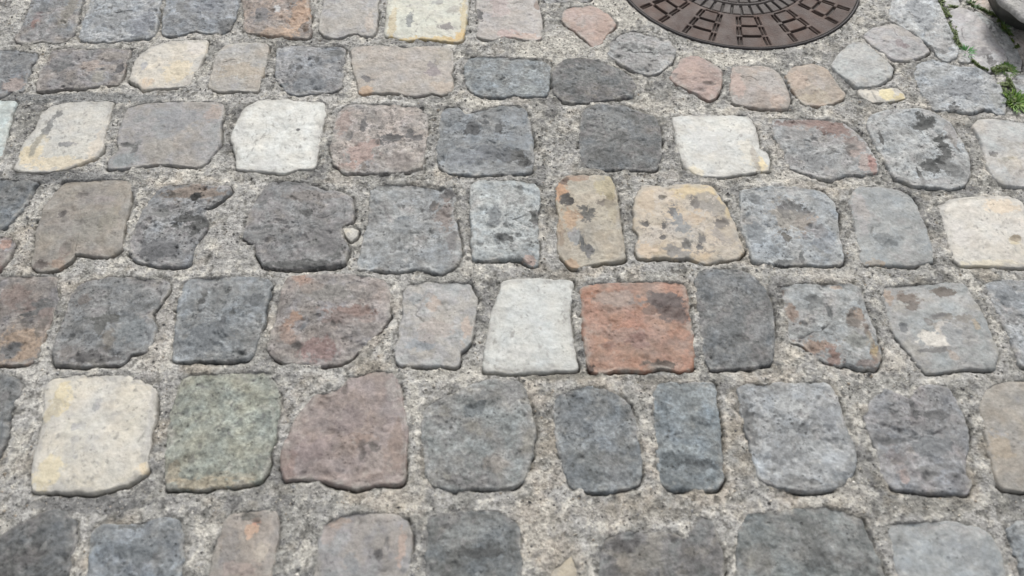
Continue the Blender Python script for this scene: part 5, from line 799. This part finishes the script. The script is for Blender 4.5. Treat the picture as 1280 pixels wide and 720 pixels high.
def build_manhole():
    cx, cy, R = MANHOLE
    root = bpy.data.objects.new('manhole_cover', None); col.objects.link(root)
    root.location = (cx / 1000, cy / 1000, 0)
    tag(root, 'round rusty brown cast iron manhole cover with a brick-like block pattern', 'manhole cover')

    def box(v, w, s=1.2):                         # 1 inside a groove of half width w (mm), soft walls
        return np.clip((w + s - np.abs(v)) / s, 0, 1)
    Rc = R - 6
    r_in, r_out = 0.605 * R, Rc - 2
    steps = [r_in + (r_out - r_in) * k / 3 for k in range(4)]

    PER = 2 * math.pi / 14

    def groove(r, t):
        a0 = math.radians(-90 - 0.9)
        u = (t - a0) / PER + 0.25                   # fourteen pairs of a plain and a three-block sector
        f = u - np.floor(u)
        g = np.zeros_like(r)
        ring = ((r > r_in - 1) & (r < r_out + 1)).astype(float)
        # radial joints: two short parallel dashes per block at each sector edge
        for e in (0.0, 0.5, 1.0):
            for sft in (-3.6, 3.6):
                g = np.maximum(g, box((f - e) * PER * r - sft, 1.4, 1.5))
        dash = np.zeros_like(r)
        for k in range(3):
            mid_ = (steps[k] + steps[k + 1]) / 2; hl = (steps[1] - steps[0]) * 0.36
            dash = np.maximum(dash, box(r - mid_, hl, 2.0))
        g = g * dash
        instack = np.clip(1 - np.abs(f - 0.25) / 0.19, 0, 1) > 0
        for k in (1, 2):
            g = np.maximum(g, box(r - steps[k], 2.6, 1.8) * instack)
        g = np.maximum(g, box(r - r_in, 2.4, 1.8) * instack)
        g = g * ring
        # inner rings of small blocks
        for k, (ra, rb, n) in enumerate(((0.45 * R, 0.585 * R, 44), (0.29 * R, 0.43 * R, 30), (0.11 * R, 0.27 * R, 12))):
            band = ((r > ra) & (r < rb)).astype(float)
            ff = t * n / (2 * math.pi) + 0.5 * k; ff = ff - np.floor(ff)
            gg = np.maximum(box((ff - 0.5) * 2 * math.pi / n * r, 2.4), np.maximum(box(r - ra, 2.2), box(r - rb, 2.2)))
            g = np.maximum(g, gg * band)
        return g

    def hf(r, t):
        g = groove(r, t)
        x = r * np.cos(t); y = r * np.sin(t)
        h = 3.0 - 6.0 * g + 0.5 * fbm(x / 30, y / 30, 5, 3)
        h += np.where((r < 0.59 * R), -1.2, 0)
        return h

    def cf(r, t, h):
        g = groove(r, t)[..., None]
        x = (r * np.cos(t)); y = (r * np.sin(t))
        m = np.clip(0.5 + 1.1 * fbm(x / 45, y / 45, 8, 4), 0, 1)[..., None]
        c = np.array([68, 47, 42]) * (1 - m) + np.array([88, 61, 52]) * m
        u = (t - math.radians(-90.9)) / PER + 0.25; f = u - np.floor(u)
        plain = np.clip(1 - np.abs(f - 0.75) / 0.2, 0, 1)[..., None] * ((r > 0.61 * R) & (r < Rc))[..., None]
        c = c * (1 - 0.75 * plain) + np.array([76, 59, 57]) * 0.75 * plain
        q = np.clip((0.59 * R - r) / (0.03 * R), 0, 1)[..., None] * (0.75 + 0.0 * m)
        c = c * (1 - q) + np.array([76, 72, 74]) * q
        rim = (r > Rc - 3.0)[..., None] * 0.6
        c = c * (1 - rim) + np.array([72, 66, 66]) * rim
        return c * (1 - 0.6 * g) + np.array([32, 26, 25]) * 0.6 * g  # grooves darkened: dirt, and the shade of their depth painted in
    polar_disc('cover_plate', np.r_[np.linspace(4, r_in - 6, 90), np.linspace(r_in - 5, Rc, 95)], 1080, hf, cf, root, 40)

    def hf2(r, t):
        return 4.2 + 0 * r - 1.5 * ((r - (R - 2.2)) / 2.3) ** 2 + 0.5 * fbm(r * np.cos(t) / 20, r * np.sin(t) / 20, 6, 2)

    def cf2(r, t, h):
        m = np.clip(0.5 + fbm(r * np.cos(t) / 30, r * np.sin(t) / 30, 12, 3), 0, 1)[..., None]
        return np.array([58, 54, 55]) * (1 - m) + np.array([80, 75, 76]) * m
    polar_disc('frame_ring', np.linspace(R - 4.5, R, 6), 360, hf2, cf2, root, 45, centre=False)


build_manhole()

# ------------------------------------------------------------------ dark-sided rock at the street edge
def build_rock():
    top = smooth_outline(ROCK_TOP, 96); base = smooth_outline(ROCK_BASE, 96)
    k = np.argmin(np.hypot(*(base - top[0]).T)); base = np.roll(base, -k, 0)
    c = top.mean(0); zt = ROCK_Z
    V = [[c[0], c[1], zt + 6]]; C = [[150, 148, 146]]
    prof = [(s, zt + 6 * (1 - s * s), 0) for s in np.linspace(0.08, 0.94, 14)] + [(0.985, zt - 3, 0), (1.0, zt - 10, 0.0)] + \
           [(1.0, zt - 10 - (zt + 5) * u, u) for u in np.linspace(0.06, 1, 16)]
    for s, z, u in prof:
        q = c + ((top * (1 - u) + base * u) - c) * s
        # the side is worn into an undercut hollow
        d = q - c; L = np.hypot(*d.T)[:, None]
        q = q - d / L * (6 * math.sin(math.pi * min(1, u * 1.15)) if u > 0 else 0)
        nz = fbm(q[:, 0] / 30, q[:, 1] / 30 + z / 15, 71, 4)
        q = q + d / L * (nz * 3.5)[:, None]
        zz = z + (nz * 2.5 if u == 0 else 0 * nz)
        V += np.c_[q, zz].tolist()
        base_c = np.array([158, 156, 154]) if u < 0.12 else np.array([74, 75, 72])  # dark side: dirt plus the shade of the face, painted in
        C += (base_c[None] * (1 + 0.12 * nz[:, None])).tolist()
    N = 96; j = np.arange(N); j2 = (j + 1) % N
    F = [[0, 1 + a, 1 + b] for a, b in zip(j, j2)]
    for r in range(len(prof) - 1):
        b0 = 1 + r * N
        F += np.c_[b0 + j, b0 + N + j, b0 + N + j2, b0 + j2].tolist()
    V = np.array(V); V[:, :2] -= c
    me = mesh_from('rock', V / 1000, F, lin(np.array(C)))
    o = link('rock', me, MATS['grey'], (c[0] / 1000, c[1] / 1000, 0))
    tag(o, 'big pale rock with a dark shaded, dirty side in the top right corner', 'rock')


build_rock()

# ------------------------------------------------------------------ grass tufts and moss
def build_tuft(name, label, x, y, rx, ry, n, length, c1, c2, lean, seed):
    rg = random.Random(seed); V = []; F = []; C = []
    for k in range(n):
        a = rg.uniform(0, 2 * math.pi); rr = math.sqrt(rg.random())
        bx, by = rx * rr * math.cos(a) * 0.6, ry * rr * math.sin(a) * 0.6
        L = length * rg.uniform(0.5, 1.15); w = rg.uniform(0.9, 1.9)
        dirx = math.cos(a) * (0.4 + rr) + lean[0] + rg.uniform(-.4, .4); diry = math.sin(a) * (0.4 + rr) + lean[1] + rg.uniform(-.4, .4)
        ln = math.hypot(dirx, diry) + 1e-6; dirx /= ln; diry /= ln
        px_, py_ = -diry, dirx
        u = rg.random(); cc = [c1[i] * (1 - u) + c2[i] * u for i in range(3)]
        bend = rg.uniform(0.35, 1.0); b0 = len(V)
        for s in range(5):
            q = s / 4
            h = L * (math.sin(q * 1.5) * (1 - 0.45 * bend * q)) * 0.75 + 1
            out = L * bend * q ** 1.5
            ww = w * (1 - q ** 2 * 0.92)
            for sg in (-1, 1):
                V.append([bx + dirx * out + px_ * ww * sg, by + diry * out + py_ * ww * sg, h + (0.5 if sg > 0 else 0)]); C.append(cc)
        for s in range(4):
            F.append([b0 + 2 * s, b0 + 2 * s + 1, b0 + 2 * s + 3, b0 + 2 * s + 2])
    me = mesh_from(name, np.array(V) / 1000, F, lin(np.array(C)))
    o = link(name, me, LEAF, (x / 1000, y / 1000, -0.003))
    tag(o, label, 'grass', 'grass growing in the joints at the right')


for k, t_ in enumerate(TUFTS):
    build_tuft('grass_tuft', *t_, seed=400 + k)


def build_moss():
    rg = random.Random(5); V = []; F = []; C = []
    for pts, w, dens in MOSS:
        for a, b in zip(pts[:-1], pts[1:]):
            L = math.dist(a, b)
            for k in range(int(L * dens)):
                t = rg.random(); g = rg.gauss(0, w * 0.45)
                nx_, ny_ = -(b[1] - a[1]) / L, (b[0] - a[0]) / L
                x = a[0] + (b[0] - a[0]) * t + nx_ * g; y = a[1] + (b[1] - a[1]) * t + ny_ * g
                if fbm(np.array([x / 14]), np.array([y / 14]), 3, 2)[0] < -0.22: continue
                z = 1 + rg.random() * 5 * max(0, 1 - abs(g) / w) + 1.5
                s = rg.uniform(1.0, 2.4); an = rg.uniform(0, 6.28); up = rg.uniform(-.3, 1.2) * s
                u = rg.random(); cc = [56 + 50 * u, 72 + 54 * u, 34 + 14 * u]
                b0 = len(V); ca, sa = math.cos(an), math.sin(an)
                for (p, q, h) in ((-s, -.5 * s, 0), (s, -.5 * s, up * .4), (s * .4, s, up), (-s * .5, .9 * s, up * .6)):
                    V.append([x + p * ca - q * sa, y + p * sa + q * ca, z + h]); C.append(cc)
                F.append([b0, b0 + 1, b0 + 2, b0 + 3])
    me = mesh_from('moss', np.array(V) / 1000, F, lin(np.array(C)), smooth=False)
    o = link('moss', me, MOSSMAT); tag(o, kind='stuff')


build_moss()

# ------------------------------------------------------------------ the same paving going on beyond what the photograph shows
def build_far_setts():
    rg = random.Random(11); V = []; F = []; C = []; N = 28
    keep = [(o.min(0), o.max(0)) for o in OUTLINES]
    pal = [(128, 129, 132), (118, 119, 122), (140, 142, 146), (150, 146, 142), (136, 126, 120), (122, 120, 119), (134, 135, 139), (190, 186, 176), (150, 145, 140), (112, 113, 116), (140, 120, 110), (124, 126, 130)]
    y = -900.0
    while y < 3600:
        x = -2900 + rg.uniform(0, 120)
        while x < 2900:
            w = rg.uniform(125, 200); h = rg.uniform(150, 178); cx, cy = x + w / 2, y + 95 + rg.uniform(-6, 6); x += w + rg.uniform(22, 42)
            hx, hy = w / 2 + 14, h / 2 + 14
            if any(cx + hx > lo[0] and cx - hx < hi[0] and cy + hy > lo[1] and cy - hy < hi[1] for lo, hi in keep): continue
            if math.hypot(cx - MANHOLE[0], cy - MANHOLE[1]) < MANHOLE[2] + 150: continue
            if 1150 < cx < 1560 and 1480 < cy < 2000: continue
            # what the photograph shows is built one by one above
            half = 735 + (cy - 284) * 0.388
            if abs(cx) - hx < half and 284 - hy < cy < 1650 + hy: continue
            base = np.array(rg.choice(pal)) * rg.uniform(0.92, 1.06); b0 = len(V)
            top = rg.uniform(2.5, 5.5); ph = rg.uniform(0, 9)
            V.append([cx, cy, top + 3]); C.append(base)
            rings = [(0.4, 2.4), (0.75, 1.2), (0.9, 0), (0.97, -4), (1.0, -12), (0.98, -40)]
            for s, dz in rings:
                for k in range(N):
                    a = 2 * math.pi * k / N; ca, sa = math.cos(a), math.sin(a)
                    e = (abs(ca) ** 4.5 + abs(sa) ** 4.5) ** (-1 / 4.5) * (1 + 0.035 * math.sin(3 * a + ph) + 0.025 * math.sin(7 * a + 2 * ph))
                    V.append([cx + w / 2 * e * ca * s, cy + h / 2 * e * sa * s, top + dz + rg.uniform(-.6, .6)]); C.append(base * rg.uniform(0.94, 1.06))
            for k in range(N):
                F.append([b0, b0 + 1 + k, b0 + 1 + (k + 1) % N])
                for r in range(len(rings) - 1):
                    p = b0 + 1 + r * N; F.append([p + k, p + N + k, p + N + (k + 1) % N, p + (k + 1) % N])
        y += 198
    me = mesh_from('cobblestones', np.array(V) / 1000, F, lin(np.array(C)))
    o = link('cobblestones', me, MATS['grey']); tag(o, kind='stuff')


build_far_setts()

# ------------------------------------------------------------------ daylight, camera
w = bpy.data.worlds.new('World'); scene.world = w; w.use_nodes = True
nt = w.node_tree; nt.nodes.clear()
SUN_EL = math.radians(47)
sky = nt.nodes.new('ShaderNodeTexSky'); sky.sky_type = 'NISHITA'; sky.sun_disc = False
sky.sun_elevation = SUN_EL; sky.sun_rotation = math.radians(8); sky.dust_density = 4.0; sky.air_density = 1.0; sky.ozone_density = 1.0
hs = nt.nodes.new('ShaderNodeHueSaturation'); hs.inputs['Saturation'].default_value = 0.15      # overcast: the blue is veiled
bg = nt.nodes.new('ShaderNodeBackground'); bg.inputs[1].default_value = 0.12
out = nt.nodes.new('ShaderNodeOutputWorld')
nt.links.new(sky.outputs[0], hs.inputs['Color']); nt.links.new(hs.outputs[0], bg.inputs[0]); nt.links.new(bg.outputs[0], out.inputs[0])

sl = bpy.data.lights.new('sun', 'SUN'); sl.energy = 1.5; sl.angle = math.radians(14); sl.color = (1.0, 0.96, 0.90)
so = bpy.data.objects.new('sun', sl); col.objects.link(so)
so.rotation_euler = (-(math.pi / 2 - SUN_EL), 0, math.radians(-8))
so.location = (0, 3, 5)

cam = bpy.data.cameras.new('camera'); cam.sensor_width = 36.0; cam.lens = 36.0 * CAM_F / 1280.0
cam.clip_start = 0.05; cam.clip_end = 1000.0
co = bpy.data.objects.new('camera', cam); col.objects.link(co)
co.location = (0, 0, CAM_H); co.rotation_euler = (math.radians(90 - CAM_DEP), 0, 0)
cam.dof.use_dof = True; cam.dof.focus_distance = 1.65; cam.dof.aperture_fstop = 3.5
scene.camera = co
vs = scene.view_settings
vs.view_transform = 'Standard'; vs.look = 'None'; vs.gamma = 1.0; vs.use_curve_mapping = False; vs.exposure = EXPOSURE
scene.cycles.max_bounces = 4
